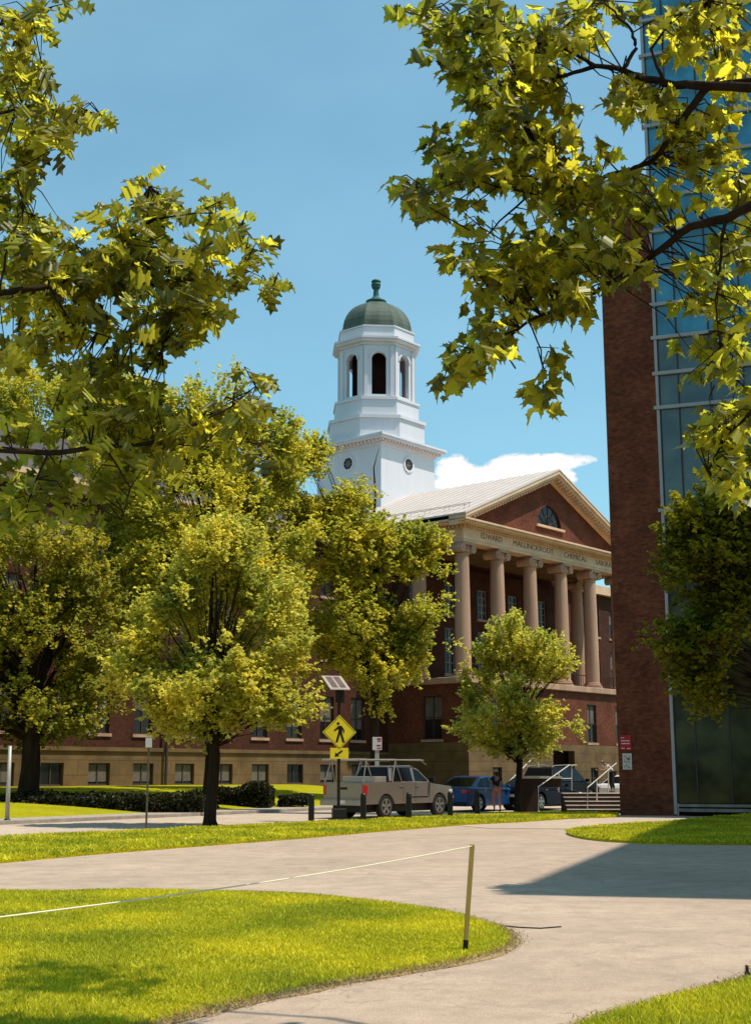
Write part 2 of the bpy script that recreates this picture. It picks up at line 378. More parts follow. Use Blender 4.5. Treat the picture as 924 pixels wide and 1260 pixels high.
def poly_grow(poly, g):
    m = len(poly); out = []
    ar = sum(poly[i][0]*poly[(i+1)%m][1]-poly[(i+1)%m][0]*poly[i][1] for i in range(m))
    sg = 1 if ar > 0 else -1
    for i in range(m):
        a, c = Vector(poly[i-1]), Vector(poly[(i+1) % m]); d = (c-a)
        if d.length < 1e-6: out.append(poly[i]); continue
        d.normalize(); n = Vector((d.y, -d.x))*sg*g*(0.5+noise.noise(Vector((poly[i][0]*1.7, poly[i][1]*1.7, 0)))+.35)
        out.append((poly[i][0]+n.x, poly[i][1]+n.y))
    return out
struct(sheet('lawn_edge', poly_grow(front_lawn, .10), .004, M['dirt'], .01))
struct(sheet('lawn_edge', poly_grow(corner_lawn, .09), .004, M['dirt'], .01))
struct(sheet('lawn', front_lawn, .02, M['lawn'], .03))
struct(sheet('lawn', [p[:2] for p in strip_lawn], .05, M['lawn'], .08))
struct(sheet('lawn', right_lawn, .05, M['lawn'], .06))
struct(sheet('lawn', corner_lawn, .02, M['lawn'], .03))
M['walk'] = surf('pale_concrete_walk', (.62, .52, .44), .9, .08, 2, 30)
struct(sheet('walkway', brick_walk, .004, M['road'], .01))

def inpoly(P, poly):
    x, y = P[:, 0], P[:, 1]; inside = np.zeros(len(P), bool); n = len(poly); j = n-1
    for i in range(n):
        xi, yi = poly[i][0], poly[i][1]; xj, yj = poly[j][0], poly[j][1]
        c = ((yi > y) != (yj > y)) & (x < (xj-xi)*(y-yi)/((yj-yi) if yj != yi else 1e-9)+xi)
        inside ^= c; j = i
    return inside
def blades(name, poly, dens, h, z, mat, seed, xr=None, yr=None, wd=.0048):
    rs = np.random.RandomState(seed); P = np.array([p[:2] for p in poly])
    x0, y0 = P.min(0); x1, y1 = P.max(0)
    if xr: x0, x1 = max(x0, xr[0]), min(x1, xr[1])
    if yr: y0, y1 = max(y0, yr[0]), min(y1, yr[1])
    n = int((x1-x0)*(y1-y0)*dens); Q = np.stack([rs.uniform(x0, x1, n), rs.uniform(y0, y1, n)], 1)
    Q = Q[inpoly(Q, poly)]
    # keep what stands inside (or just outside) the field of view
    Q = Q[np.abs(Q[:, 0]) < Q[:, 1]*.31+.6]
    n = len(Q); a = rs.uniform(0, 2*math.pi, n); patch = np.array([noise.noise(Vector((q[0]*.9, q[1]*.9, seed))) for q in Q])
    H = h*rs.uniform(.45, 1.25, n)*(1+.5*patch); W = wd*rs.uniform(.7, 1.4, n)*(1+Q[:, 1]*.06)
    lean = rs.normal(0, .55, (n, 2))*H[:, None]
    B = np.concatenate([Q, np.full((n, 1), z)], 1); dx = np.stack([np.cos(a)*W, np.sin(a)*W, np.zeros(n)], 1)
    tip = B+np.concatenate([lean, H[:, None]], 1)
    V = np.stack([B-dx, B+dx, tip], 1).reshape(-1, 3); I = np.arange(n*3).reshape(-1, 3)
    o = raw(name, V, I, mat, None, 3); o['kind'] = 'stuff'; o['category'] = 'grass'; return o
o = blades('grass', front_lawn, 4200, .036, .018, M['blade'], 1, (-7, 5), (7.5, 21)); o['label'] = 'bright yellow green grass covering the foreground lawn around the wooden stake'
o = blades('grass', corner_lawn, 3800, .042, .018, M['blade'], 2, (0, 5), (7, 14)); o['label'] = 'bright grass in the bottom right corner beside the paving'
o = blades('grass', strip_lawn, 420, .075, .045, M['blade'], 3, (-16, 12), (20, 60), .012); o['label'] = 'strip of grass between the pale paving and the street'
o = blades('grass', right_lawn, 500, .08, .045, M['blade'], 4, (3, 16), (28, 50), .012); o['label'] = 'wedge of grass half in shadow in front of the glass building'
# dry fringe along the lawn edges
def fringe(poly, seed, n, w, label):
    rs = np.random.RandomState(seed); P = np.array(poly); seg = rs.randint(0, len(P), n); t = rs.rand(n, 1)
    Q = P[seg]*(1-t)+P[(seg+1) % len(P)]*t+rs.normal(0, w, (n, 2)); a = rs.uniform(0, 6.28, n)
    H = rs.uniform(.008, .035, n); B = np.concatenate([Q, np.full((n, 1), .012)], 1)
    dx = np.stack([np.cos(a), np.sin(a), np.zeros(n)], 1)*.006
    ln = rs.normal(0, .03, (n, 2)); tip = B+np.concatenate([ln, H[:, None]], 1)
    V = np.stack([B-dx, B+dx, tip], 1).reshape(-1, 3)
    o = raw('dry_grass', V, np.arange(n*3).reshape(-1, 3), M['drygrass'], None, 3); o['kind'] = 'stuff'; o['category'] = 'grass'; o['label'] = label
fringe(front_lawn, 5, 14000, .07, 'straw coloured dry grass fringing the foreground lawn edge')
fringe(corner_lawn, 6, 5000, .06, 'straw coloured dry grass fringing the bottom right lawn corner')

# bank of lawn rising to the long building
UX, UY = .648, .762
O = Vector(D(570, 830, 82)); O.z = 0
ROT = math.atan2(UY, UX)
def W(a, bk, z=0):        # building frame -> world (a along the front, bk away from the street)
    return (O.x+UX*a-UY*bk, O.y+UY*a+UX*bk, z)
WB = 5.4                                  # how far the long wing stands behind the portico columns
b = MB(); nu, nv = 50, 14; vs = []
for i in range(nu+1):
    t = -30+60*i/nu
    p0 = Vector(fk(t, 1.72)); # matching foot of wall
    a = ((p0.x-O.x)*UX+(p0.y-O.y)*UY)+1.5
    a = min(a, 0.4); p1 = Vector(W(a, WB+.4)[:2])
    for j in range(nv+1):
        s = j/nv; p = p0.lerp(p1, s)
        z = .11+.80*(1-(1-min(1, s*1.25))**1.6)
        vs.append((p.x, p.y, z+.03*noise.noise(Vector((p.x*.4, p.y*.4, 0)))))
fs = [(i*(nv+1)+j, (i+1)*(nv+1)+j, (i+1)*(nv+1)+j+1, i*(nv+1)+j+1) for i in range(nu) for j in range(nv)]
b.add(vs, fs); bank = struct(b.build('grass_bank', M['lawn'], smooth=True))

# ------------------------------------------------------------------ the columned brick building
S = 3.87
hall = thing('columned_brick_building', 'long red brick academic building with a white bell tower and a columned temple front', 'building', (O.x, O.y, 0), ROT)
def zy(x, y, a, bk):      # height of a photo point standing at building position (a, bk)
    p = W(a, bk); return D(x, y, p[1])[2]
PT = 7.4                                   # podium top
CT_ = 16.0                                # underside of entablature
ET = 16.75                                 # top of entablature
XR = 5*S
Z_PEAK = 22.0
# wing walls with recessed windows: wall slabs are built as a grid around the openings
def wall_grid(mb, x0, x1, z0, z1, opens, y0, y1, axis='x'):
    xs = sorted(set([x0, x1]+[o[0] for o in opens]+[o[1] for o in opens])); zs = sorted(set([z0, z1]+[o[2] for o in opens]+[o[3] for o in opens]))
    for i in range(len(xs)-1):
        for j in range(len(zs)-1):
            cx, cz = (xs[i]+xs[i+1])/2, (zs[j]+zs[j+1])/2
            if cx < x0 or cx > x1 or cz < z0 or cz > z1: continue
            if any(o[0] < cx < o[1] and o[2] < cz < o[3] for o in opens): continue
            if axis == 'x': mb.box(xs[i], xs[i+1], y0, y1, zs[j], zs[j+1])
            else: mb.box(y0, y1, xs[i], xs[i+1], zs[j], zs[j+1])
def window(x0, x1, z0, z1, y, axis='x', parent=hall, blind=0.0, fm='frame', cols=2, rows=2, sill=True):
    """a sash window: frame (part) with pane and sill (sub-parts); y = outer wall face, opening runs inwards (+)"""
    f = MB(); t = .07; d0, d1 = y+.12, y+.22
    def bx(mb, a0, a1, e0, e1, c0, c1):
        if axis == 'x': mb.box(a0, a1, e0, e1, c0, c1)
        else: mb.box(e0, e1, a0, a1, c0, c1)
    bx(f, x0, x0+t, d0, d1, z0, z1); bx(f, x1-t, x1, d0, d1, z0, z1); bx(f, x0+t, x1-t, d0, d1, z0, z0+t); bx(f, x0+t, x1-t, d0, d1, z1-t, z1)
    for c in range(1, cols):
        xc = x0+(x1-x0)*c/cols; bx(f, xc-.035, xc+.035, d0+.01, d1-.01, z0+t, z1-t)
    for r in range(1, rows):
        zc = z0+(z1-z0)*r/rows
        for c in range(cols):
            xa = x0+(x1-x0)*c/cols+(.035 if c else t); xb = x0+(x1-x0)*(c+1)/cols-(.035 if c < cols-1 else t)
            bx(f, xa, xb, d0+.012, d1-.012, zc-.03, zc+.03)
    fr = f.build('window', M[fm], parent)
    g = MB(); bx(g, x0+.02, x1-.02, d1-.04, d1-.02, z0+.02, z1-.02); g.build('pane', M['glass'], fr)
    if blind > 0:
        q = MB(); bx(q, x0+.10, (x0+x1)/2-.06, d1-.055, d1-.045, z1-.1-(z1-z0)*blind, z1-.08); bx(q, (x0+x1)/2+.06, x1-.1, d1-.055, d1-.045, z1-.1-(z1-z0)*blind, z1-.08)
        q.build('blind', M['blind'], fr)
    if sill:
        s_ = MB(); bx(s_, x0-.12, x1+.12, y-.08, y+.115, z0-.16, z0-.004); s_.build('sill', M['lime'], fr)
    return fr
AL = -52.0
def px_to_a(px, bk):      # building position along the front seen at photo column px
    best = None
    for k in range(-6000, 4000):
        a = k*.01; p = W(a, bk); xx = CX+F*CT*p[0]/p[1]*1.0
        if best is None or abs(xx-px) < best[0]: best = (abs(xx-px), a)
    return best[1]
base_x = [px_to_a(x, WB) for x in (78, 133, 188, 235, 281, 325, 367, 404)]
step = (base_x[-1]-base_x[0])/7
base_x = [base_x[0]+step*i for i in range(-7, 9) if base_x[0]+step*i < -1.6 and base_x[0]+step*i > AL+1]
opens_b = [(x-.68, x+.68, .95, 2.05) for x in base_x]
up_x = base_x
rowz = [(3.55, 6.15), (8.4, 11.2), (12.3, 14.6)]
opens_u = [(x-.62, x+.62, z0, z1) for x in up_x for z0, z1 in rowz]
mb = MB(); wall_grid(mb, AL, -.35, -.2, 2.65, opens_b, WB-.12, WB+.5); stone = mb.build('stone_base', M['lime_base'], hall)
# stone course joints as recessed-looking thin bands
mb = MB()
for zz in (1.45, 2.2):
    xs = [AL]+sorted(sum([[o[0]-.02, o[1]+.02] for o in opens_b], []))+[-.36]
    if zz < 2.05:
        for i in range(0, len(xs), 2): mb.box(xs[i], xs[i+1], WB-.124, WB-.121, zz-.012, zz+.012)
    else: mb.box(AL, -.36, WB-.124, WB-.121, zz-.012, zz+.012)
for i in range(60):
    xx = AL+1+i*.86
    if xx > -1: break
    if any(o[0]-.05 < xx < o[1]+.05 for o in opens_b): continue
    mb.box(xx-.01, xx+.01, WB-.124, WB-.121, 1.465, 2.18)
mb.build('stone_joint', surf('stone_joint', (.10, .065, .035), .9), hall)
mb = MB(); mb.box(AL, -.35, WB-.22, WB+.5, 2.653, 2.85); mb.build('string_course', M['lime_base'], hall)
RWIN = [(XR+2.2+k*2.9, XR+3.5+k*2.9, z0, z1) for k in range(6) for z0, z1 in rowz]
for o_ in RWIN: window(*o_, WB, blind=.5)
mb = MB(); wall_grid(mb, AL, XR+22, 2.853, 15.7, [(o[0], o[1], o[2], o[3]) for o in opens_u]+[(i*S+S/2-.6, i*S+S/2+.6, z0, z1) for i in range(5) for z0, z1 in ((8.2, 11.4), (12.3, 14.4))]+RWIN, WB, WB+.45); mb.build('wall', M['brick_shade'], hall)
mb = MB(); mb.box(AL, XR+21.5, WB+.9, WB+14, 0, 15.6); mb.build('rear_mass', M['void'], hall)
mb = MB(); mb.box(XR+1.5, XR+22, WB-.12, WB+.5, -.2, 2.85); mb.build('stone_base', M['lime_base'], hall)
mb = MB(); mb.box(XR+1.5, XR+22, WB-.5, WB+14.6, 15.703, 16.4); mb.build('cornice', M['cream'], hall)
mb = MB(); mb.box(AL, -.8, WB-.35, WB+14.4, 15.703, 16.1); mb.box(AL, -.8, WB-.6, WB+14.6, 16.103, 16.4); mb.build('cornice', M['cream'], hall)
for x in base_x: window(x-.68, x+.68, .95, 2.05, WB-.1, blind=(.75 if random.random() < .5 else 0), cols=2, rows=1, sill=False)
for i, x in enumerate(up_x):
    for z0, z1 in rowz: window(x-.62, x+.62, z0, z1, WB, blind=random.choice([0, .5, .7, .55]))
# wing roof
mb = MB(); yA, yB, yC = WB-.55, WB+7, WB+14.5
mb.prism_yz([(yA, 16.403), (yC, 16.403), (yB, 20.6)], AL, -1.2); mb.build('roof', surf('slate_roof', (.075, .062, .060), .8, .2, 1.5, 20), hall)
# chimney
ca = px_to_a(168, WB+7)
mb = MB(); mb.box(ca-1.1, ca+1.1, WB+6.2, WB+7.6, 18, D(168, 476, W(ca, WB+7)[1])[2]); ch = mb.build('chimney', M['brick_dk'], hall)
zc = D(168, 476, W(ca, WB+7)[1])[2]
mb = MB(); mb.box(ca-1.25, ca+1.25, WB+6.05, WB+7.75, zc+.003, zc+.3); mb.build('chimney_cap', M['conc_dk'], ch)
# downspout
xd = px_to_a(213, WB-.2); mb = MB(); mb.tube([(xd, WB-.3, .8), (xd, WB-.3, 15.6)], .085, 8); mb.build('downspout', M['frame'], hall)

# portico podium
xw = 2.2
op_side = [(1.3, 2.9, 2.9+.0, 5.9)]
F0 = -1.0
front_open = [(S*i+S/2-.62, S*i+S/2+.62, 3.6, 6.2) for i in (0, 1, 3, 4)]
mb = MB(); wall_grid(mb, -.95, XR+.95, 3.4, 7.0, [(o[0], o[1], 3.6, 6.2) for o in front_open], F0, F0+.4); wall_grid(mb, F0+.4, WB-.003, 3.4, 7.0, [(1.0, 2.5, 3.6, 6.3)], -.95, -.55, axis='y'); mb.box(XR+.55, XR+.95, F0+.4, WB-.003, 3.4, 7.0); mb.build('podium_wall', M['brick'], hall)
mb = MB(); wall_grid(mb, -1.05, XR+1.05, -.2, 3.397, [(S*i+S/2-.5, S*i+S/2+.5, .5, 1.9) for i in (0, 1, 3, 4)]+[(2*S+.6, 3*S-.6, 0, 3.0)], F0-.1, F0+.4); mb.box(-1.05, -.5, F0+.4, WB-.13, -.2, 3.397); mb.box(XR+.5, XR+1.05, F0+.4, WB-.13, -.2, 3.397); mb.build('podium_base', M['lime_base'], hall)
mb = MB()
for zz in (.45, 1.05, 1.65, 2.25, 2.85):
    mb.box(-1.054, -1.051, F0-.1, WB-.14, zz-.012, zz+.012)
    for xa_, xb_ in ((-1.05, .5*S-.52), (.5*S+.52, 1.5*S-.52), (1.5*S+.52, 2*S+.58), (3*S-.58, 3.5*S-.52), (3.5*S+.52, 4.5*S-.52), (4.5*S+.52, XR+1.05)): mb.box(xa_, xb_, F0-.104, F0-.101, zz-.012, zz+.012)
mb.build('stone_joint', surf('stone_joint_dark', (.08, .05, .025), .9), hall)
mb = MB(); mb.box(-.5, XR+.5, F0+.7, WB-.15, 0, 6.9); mb.build('podium_interior', M['void'], hall)
mb = MB(); mb.box(-1.2, XR+1.2, F0-.25, WB-.003, 7.003, 7.4); mb.build('podium_cornice', M['lime'], hall, bevel=.04)
for o_ in front_open: window(o_[0], o_[1], 3.6, 6.2, F0, blind=.5)
for i in (0, 1, 3, 4): window(S*i+S/2-.5, S*i+S/2+.5, .5, 1.9, F0-.1, sill=False)
window(1.0, 2.5, 3.6, 6.3, -.95, axis='y', blind=.5)
for i in range(5):
    for z0, z1 in ((8.2, 11.4), (12.3, 14.4)): window(i*S+S/2-.6, i*S+S/2+.6, z0, z1, WB, fm='wframe', blind=0, cols=2, rows=4)
# quoins at the right end
mb = MB()
for k in range(6): mb.box(XR+.60, XR+.98, F0-.03, F0+.43, 3.5+k*.58, 3.5+k*.58+.42)
mb.build('quoin', M['lime'], hall)
# Ionic columns
def column(a, bk, full=True):
    r0, r1 = .52, .44
    prof = [(.72, 7.403), (.72, 7.55), (.62, 7.56), (.66, 7.66), (.58, 7.72), (.60, 7.80), (r0, 7.86)]
    n = 8
    for i in range(n+1):
        t = i/n; prof.append((r0+(r1-r0)*(t**1.6), 7.95+(15.20-7.95)*t))
    prof += [(r1+.05, 15.25), (r1, 15.31), (r1+.12, 15.43), (r1+.12, 15.51)]
    m = MB(); m.lathe(prof, (a, bk), 28); c = m.build('column', M['lime'], hall, smooth=True)
    c.modifiers.new('E', 'EDGE_SPLIT').split_angle = R(40)
    m = MB(); m.box(a-.60, a+.60, bk-.60, bk+.60, 15.80, 15.997)
    # volutes: scrolls on the front and back, with cushions between
    m.box(a-.56, a+.56, bk-.42, bk+.42, 15.53, 15.798)
    for sx in (-1, 1):
        vs = []; fs = []; n2 = 14
        for yy_ in (-.56, .56):
            for k in range(n2):
                an = 2*math.pi*k/n2; vs.append((a+sx*.56+.27*math.cos(an), bk+yy_, 15.58+.27*math.sin(an)))
        fs = [tuple(range(n2)), tuple(range(2*n2-1, n2-1, -1))]+[(k, n2+k, n2+(k+1) % n2, (k+1) % n2) for k in range(n2)]
        m.add(vs, fs)
        for yy_ in (-.60, .57):
            vs = []
            for ya in (yy_, yy_+.03):
                for k in range(8):
                    an = 2*math.pi*k/8; vs.append((a+sx*.56+.10*math.cos(an), bk+ya, 15.58+.10*math.sin(an)))
            m.add(vs, [tuple(range(8)), tuple(range(15, 7, -1))]+[(k, 8+k, 8+(k+1) % 8, (k+1) % 8) for k in range(8)])
    m.build('capital', M['lime'], c, bevel=.02)
for i in range(6): column(i*S, 0)
column(0, 3.5); column(XR, 3.5)
# railing between columns at the podium edge
mb = MB()
for i in range(5):
    mb.tube([(i*S+.7, .1, 8.35), ((i+1)*S-.7, .1, 8.35)], .03); mb.tube([(i*S+.7, .1, 7.6), ((i+1)*S-.7, .1, 7.6)], .02)
    for k in range(9):
        xx = i*S+.8+k*(S-1.6)/8; mb.tube([(xx, .1, 7.42), (xx, .1, 8.35)], .014, 4)
mb.build('balustrade_railing', M['dkmetal'], hall)
# entablature (three fasciae), frieze, dentils, cornice
E0, E1 = -.62, XR+.62
mb = MB()
def ring(mb, x0, x1, y0, y1, z0, z1, th):
    mb.box(x0, x1, y0, y0+th, z0, z1); mb.box(x0, x0+th, y0+th, y1, z0, z1); mb.box(x1-th, x1, y0+th, y1, z0, z1)
ring(mb, -.52, XR+.52, -.52, WB-.003, CT_, 16.17, 1.0); ring(mb, -.57, XR+.57, -.57, WB-.003, 16.173, 16.36, 1.0)
mb.build('architrave', M['cream'], hall)
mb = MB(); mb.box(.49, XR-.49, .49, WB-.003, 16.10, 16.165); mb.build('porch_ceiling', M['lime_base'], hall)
mb = MB(); ring(mb, -.53, XR+.53, -.53, WB-.003, 16.363, 16.90, 1.0); mb.build('frieze', M['cream'], hall)
mb = MB(); n = int((XR+1.2)/.30)
for k in range(n+1): mb.box(-.60+k*.30, -.60+k*.30+.16, -.72, -.535, 16.89, 17.05)
for k in range(22): mb.box(-.72, -.535, -.50+k*.30, -.50+k*.30+.16, 16.89, 17.05)
mb.build('dentil', M['cream'], hall)
mb = MB(); ring(mb, -1.25, XR+1.25, -1.25, WB+3, 17.07, 17.20, 1.5); ring(mb, -1.38, XR+1.38, -1.38, WB+3, 17.203, 17.34, 1.5); mb.build('cornice', M['cream'], hall, bevel=.02)
letters = surf('incised_lettering', (.16, .09, .05), .9)
for wd, xa, wlen in (('EDWARD', 1.35, 2.35), ('MALLINCKRODT', 5.0, 4.9), ('CHEMICAL', 11.3, 3.0), ('LABORATORY', 15.6, 3.6)):
    o = text(wd, .52, letters, hall, (xa, -.535, 16.44), (R(90), 0, 0), 'inscription', .008); bpy.context.view_layer.update(); o.scale = (wlen/max(.1, o.dimensions.x), 1, 1)
# gable (tympanum) with lunette, raking cornice, roof
xm = XR/2; PK = Z_PEAK; EV = 17.34
mb = MB()
lw, lz = 1.5, 18.35
arc = [(xm+lw*math.cos(math.pi*k/16), lz+lw*math.sin(math.pi*k/16)) for k in range(17)]
outer = [(-.9, EV), (XR+.9, EV), (xm, PK-.35)]
# left half and right half around the lunette
left = [(-.9, EV), (xm, EV), (xm, lz), (xm-lw, lz)]+[arc[16-k] for k in range(1, 9)]+[(xm, PK-.35)]
right = [(xm, EV), (XR+.9, EV), (xm, PK-.35)]+[arc[k] for k in range(8, -1, -1)]+[(xm, lz)]
mb.prism_xz(left, -.45, -.05); mb.prism_xz(right, -.45, -.05); mb.build('gable_wall', M['brick'], hall)
lf = MB(); lf.prism_xz(arc, -.30, -.25); lun = lf.build('lunette', M['glass'], hall)
fb = MB()
for k in range(1, 6):
    an = math.pi*k/6; fb.tube([(xm+.12*math.cos(an), -.33, lz+.12*math.sin(an)), (xm+lw*.98*math.cos(an), -.33, lz+lw*.97*math.sin(an))], .025, 4)
fb.tube([(xm+lw*.5*math.cos(math.pi*k/12), -.33, lz+lw*.5*math.sin(math.pi*k/12)) for k in range(13)], .025, 4); fb.build('glazing_bar', M['frame'], lun)
sb = MB(); sb.box(xm-lw-.25, xm+lw+.25, -.62, -.452, lz-.16, lz-.003); sb.build('sill', M['cream'], lun)
slope = (PK-EV)/(xm+1.38)
def rake(mb, d0, d1, t0, t1, side):       # a raking moulding: y from d0..d1, thickness offsets below the roof plane
    x0 = -1.38 if side < 0 else XR+1.38
    mb.prism_xz([(x0, EV+t0), (xm, PK+t0), (xm, PK+t1), (x0, EV+t1)], d0, d1)
for sgn in (-1, 1):
    mb = MB(); rake(mb, -1.38, -.05, .003, .25, sgn); rake(mb, -1.25, -.05, -.20, -.001, sgn); rake(mb, -.75, -.05, -.42, -.203, sgn)
    rk = mb.build('raking_cornice', M['cream'], hall)
    mb = MB(); nn = 34
    for k in range(1, nn):
        t = k/nn; xx = (-1.0+(xm+1.0)*t) if sgn < 0 else (XR+1.0-(xm+1.0)*t); zz = EV+abs(xx-(-1.38 if sgn < 0 else XR+1.38))*slope-.36
        if t < .06: continue
        mb.box(xx-.07, xx+.07, -1.15, -.76, zz-.03, zz+.13)
    mb.build('modillion', M['cream'], rk)
RB = 26.0
mb = MB()
for sgn in (-1, 1):
    x0 = -1.45 if sgn < 0 else XR+1.45
    mb.prism_xz([(x0, EV+.20), (xm, PK+.253), (xm, PK+.35), (x0, EV+.30)], -1.42, RB)
rf = mb.build('portico_roof', M['roof'], hall)
mb = MB()
for k in range(34):
    yy_ = -1.3+k*.8
    mb.add([(-1.45, yy_, EV+.30), (xm, yy_, PK+.35), (xm, yy_+.03, PK+.35), (-1.45, yy_+.03, EV+.30), (-1.45, yy_, EV+.34), (xm, yy_, PK+.39), (xm, yy_+.03, PK+.39), (-1.45, yy_+.03, EV+.34)], [(4,5,6,7),(0,1,5,4),(3,7,6,2),(0,4,7,3)])
mb.build('roof_seam', M['seam'], rf)
mb = MB()
for off in (1.0, 1.5):
    zz = EV+.30+off*slope*1.0
    mb.tube([(-1.45+off, -.8, zz+.28), (-1.45+off, 14, zz+.28)], .025)
for k in range(10):
    for off in (1.0, 1.5):
        yy_ = -.6+k*1.6; zz = EV+.30+off*slope; mb.tube([(-1.45+off, yy_, zz), (-1.45+off, yy_, zz+.3)], .02, 4)
mb.build('snow_guard', M['seam'], rf)
# body of the central block under the roof
mb = MB(); mb.box(-.35, XR+.35, WB+.46, RB-.5, 2, 17.25); mb.build('central_block', M['brick'], hall)
mb = MB(); mb.prism_xz([(-1.0, EV), (XR+1.0, EV), (xm, PK)], RB-1.5, RB-.5); mb.build('rear_gable', M['brick'], hall)

# ------------------------------------------------------------------ bell tower (a part of the building, built with its own pieces)
TB = 15.4; ta = xm
tp = W(ta, TB); TY = tp[1]
def tz(y, x=459, dy=0): return D(x, y, TY+dy)[2]
HB = 3.25
zc_ = tz(553, 470, -3.0)         # underside of the square cornice
mb = MB()
mb.box(ta-HB, ta+HB, TB-HB, TB+HB, 17.6, zc_); tw = mb.build('bell_tower', M['white'], hall)
mb = MB(); mb.box(ta-HB-.12, ta+HB+.12, TB-HB-.12, TB+HB+.12, zc_+.003, zc_+.22)
mb.box(ta-HB-.62, ta+HB+.62, TB-HB-.62, TB+HB+.62, zc_+.43, zc_+.60); mb.box(ta-HB-.72, ta+HB+.72, TB-HB-.72, TB+HB+.72, zc_+.603, zc_+.76)
mb.build('tower_cornice', M['white'], tw)
mb = MB()
for k in range(20):
    q = -HB-.25+k*(2*HB+.5)/19
    mb.box(ta+q-.09, ta+q+.09, TB-HB-.45, TB-HB-.123, zc_+.225, zc_+.427); mb.box(ta-HB-.45, ta-HB-.123, TB+q-.09, TB+q+.09, zc_+.225, zc_+.427)
mb.box(ta-HB-.2, ta+HB+.2, TB-HB-.2, TB+HB+.2, zc_+.222, zc_+.429)
mb.build('tower_dentil', surf('tower_dentil_paint', (.72, .60, .56), .7, .06), tw)
OR = math.pi/8
def octa(mb, r, z0, z1): mb.prism([(ta+r*math.cos(OR+k*math.pi/4), TB+r*math.sin(OR+k*math.pi/4)) for k in range(8)], z0, z1)
z1_ = tz(512, 459, -3.2); z2_ = tz(489, 459, -3.0); z3_ = tz(424, 459, -2.9)
mb = MB(); octa(mb, 3.95, zc_+.763, z1_-.25); octa(mb, 4.10, z1_-.247, z1_-.003); octa(mb, 3.50, z1_, z2_-.2); octa(mb, 3.6, z2_-.197, z2_-.003); mb.build('tower_drum', M['white'], tw)
# belfry: eight walls with arched openings (open right through)
rb_ = 3.12; ap = rb_*math.cos(math.pi/8); hw = rb_*math.sin(math.pi/8)
mb = MB(); trs = [MB() for _ in range(8)]; pil = MB()
aw = .56; za0 = z2_+.30; zs = tz(441, 459, -2.9)
def place(pts_, ang, mb_, faces):
    ca_, sa_ = math.cos(ang), math.sin(ang)
    mb_.add([(ta+x*(-sa_)+y*ca_, TB+x*ca_+y*sa_, z) for x, y, z in pts_], faces)
for k in range(8):
    ang = k*math.pi/4
    def slab(poly, y0, y1, m_=mb):
        n = len(poly); pts_ = [(p[0], y0, p[1]) for p in poly]+[(p[0], y1, p[1]) for p in poly]
        place(pts_, ang, m_, [tuple(range(n)), tuple(range(2*n-1, n-1, -1))]+[((i+1) % n, i, n+i, n+(i+1) % n) for i in range(n)])
    arcl = [(aw*math.cos(t_), zs+aw*math.sin(t_)) for t_ in [math.pi/2+math.pi/2*j/6 for j in range(7)]]
    slab([(-hw, z2_), (-aw, z2_), (-aw, zs)][:3]+arcl[::-1][1:]+[(0, z3_), (-hw, z3_)], ap-.35, ap)
    arcr = [(-x, z) for x, z in arcl]
    slab([(hw, z2_), (hw, z3_), (0, z3_)]+arcr[:-1]+[(aw, zs), (aw, z2_)], ap-.35, ap)
    slab([(-aw, z2_), (aw, z2_), (aw, za0), (-aw, za0)], ap-.35, ap)
    slab([(-aw-.16, zs-.02), (-aw-.003, zs-.02)]+[((aw+.003)*math.cos(t_), zs+(aw+.003)*math.sin(t_)) for t_ in [math.pi-math.pi*j/12 for j in range(13)]]+[(aw+.16, zs-.02)]+[((aw+.16)*math.cos(t_), zs+(aw+.16)*math.sin(t_)) for t_ in [math.pi*j/12 for j in range(1, 12)]], ap+.002, ap+.07, trs[k])
    for sx in (-1, 1):
        xa, xb = sorted((sx*(hw-.04), sx*(hw-.32))); slab([(xa, z2_+.15), (xb, z2_+.15), (xb, z3_-.1), (xa, z3_-.1)], ap+.002, ap+.10, pil)
bel = mb.build('belfry', M['white'], tw); [q_.build('arch_trim', M['white'], bel) for q_ in trs]; pil.build('pilaster', M['white'], bel)
mb = MB(); octa(mb, 2.0, z2_+.2, z3_-.2); mb.build('belfry_core', M['void'], bel)
mb = MB(); z4 = tz(400, 459, -2.9)
dz = (z4-z3_)
octa(mb, 3.22, z3_+.003, z3_+.25); octa(mb, 3.55, z3_+.253, z3_+.42); octa(mb, 3.68, z3_+.423, z3_+.58); octa(mb, 3.15, z3_+.583, z4-.12); octa(mb, 3.22, z4-.117, z4)
mb.build('belfry_cornice', M['white'], tw)
zt = tz(374); hh = zt-z4-.12
rr = 2.95
mb = MB(); prof = [(rr+.12, z4+.003), (rr+.10, z4+.10)]+[(rr*math.cos(t_)**.92 if t_ < 1.5 else .3, z4+.12+hh*math.sin(t_)) for t_ in [math.pi/2*j/10 for j in range(10)]]+[(.35, z4+.12+hh)]
mb.lathe(prof, (ta, TB), 8, OR); dome = mb.build('dome', M['copper'], tw)
mb = MB(); ztip = tz(345)
k_ = (ztip-zt)/1.15
mb.lathe([(.80, zt+.0), (.85, zt+.08*k_), (.82, zt+.12*k_), (.45, zt+.22*k_), (.24, zt+.36*k_), (.20, zt+.68*k_), (.34, zt+.78*k_), (.40, zt+.92*k_), (.32, zt+1.02*k_), (.40, zt+1.08*k_), (.30, zt+1.15*k_)], (ta, TB), 12)
mb.build('finial', M['copper_dk'], dome, smooth=False)
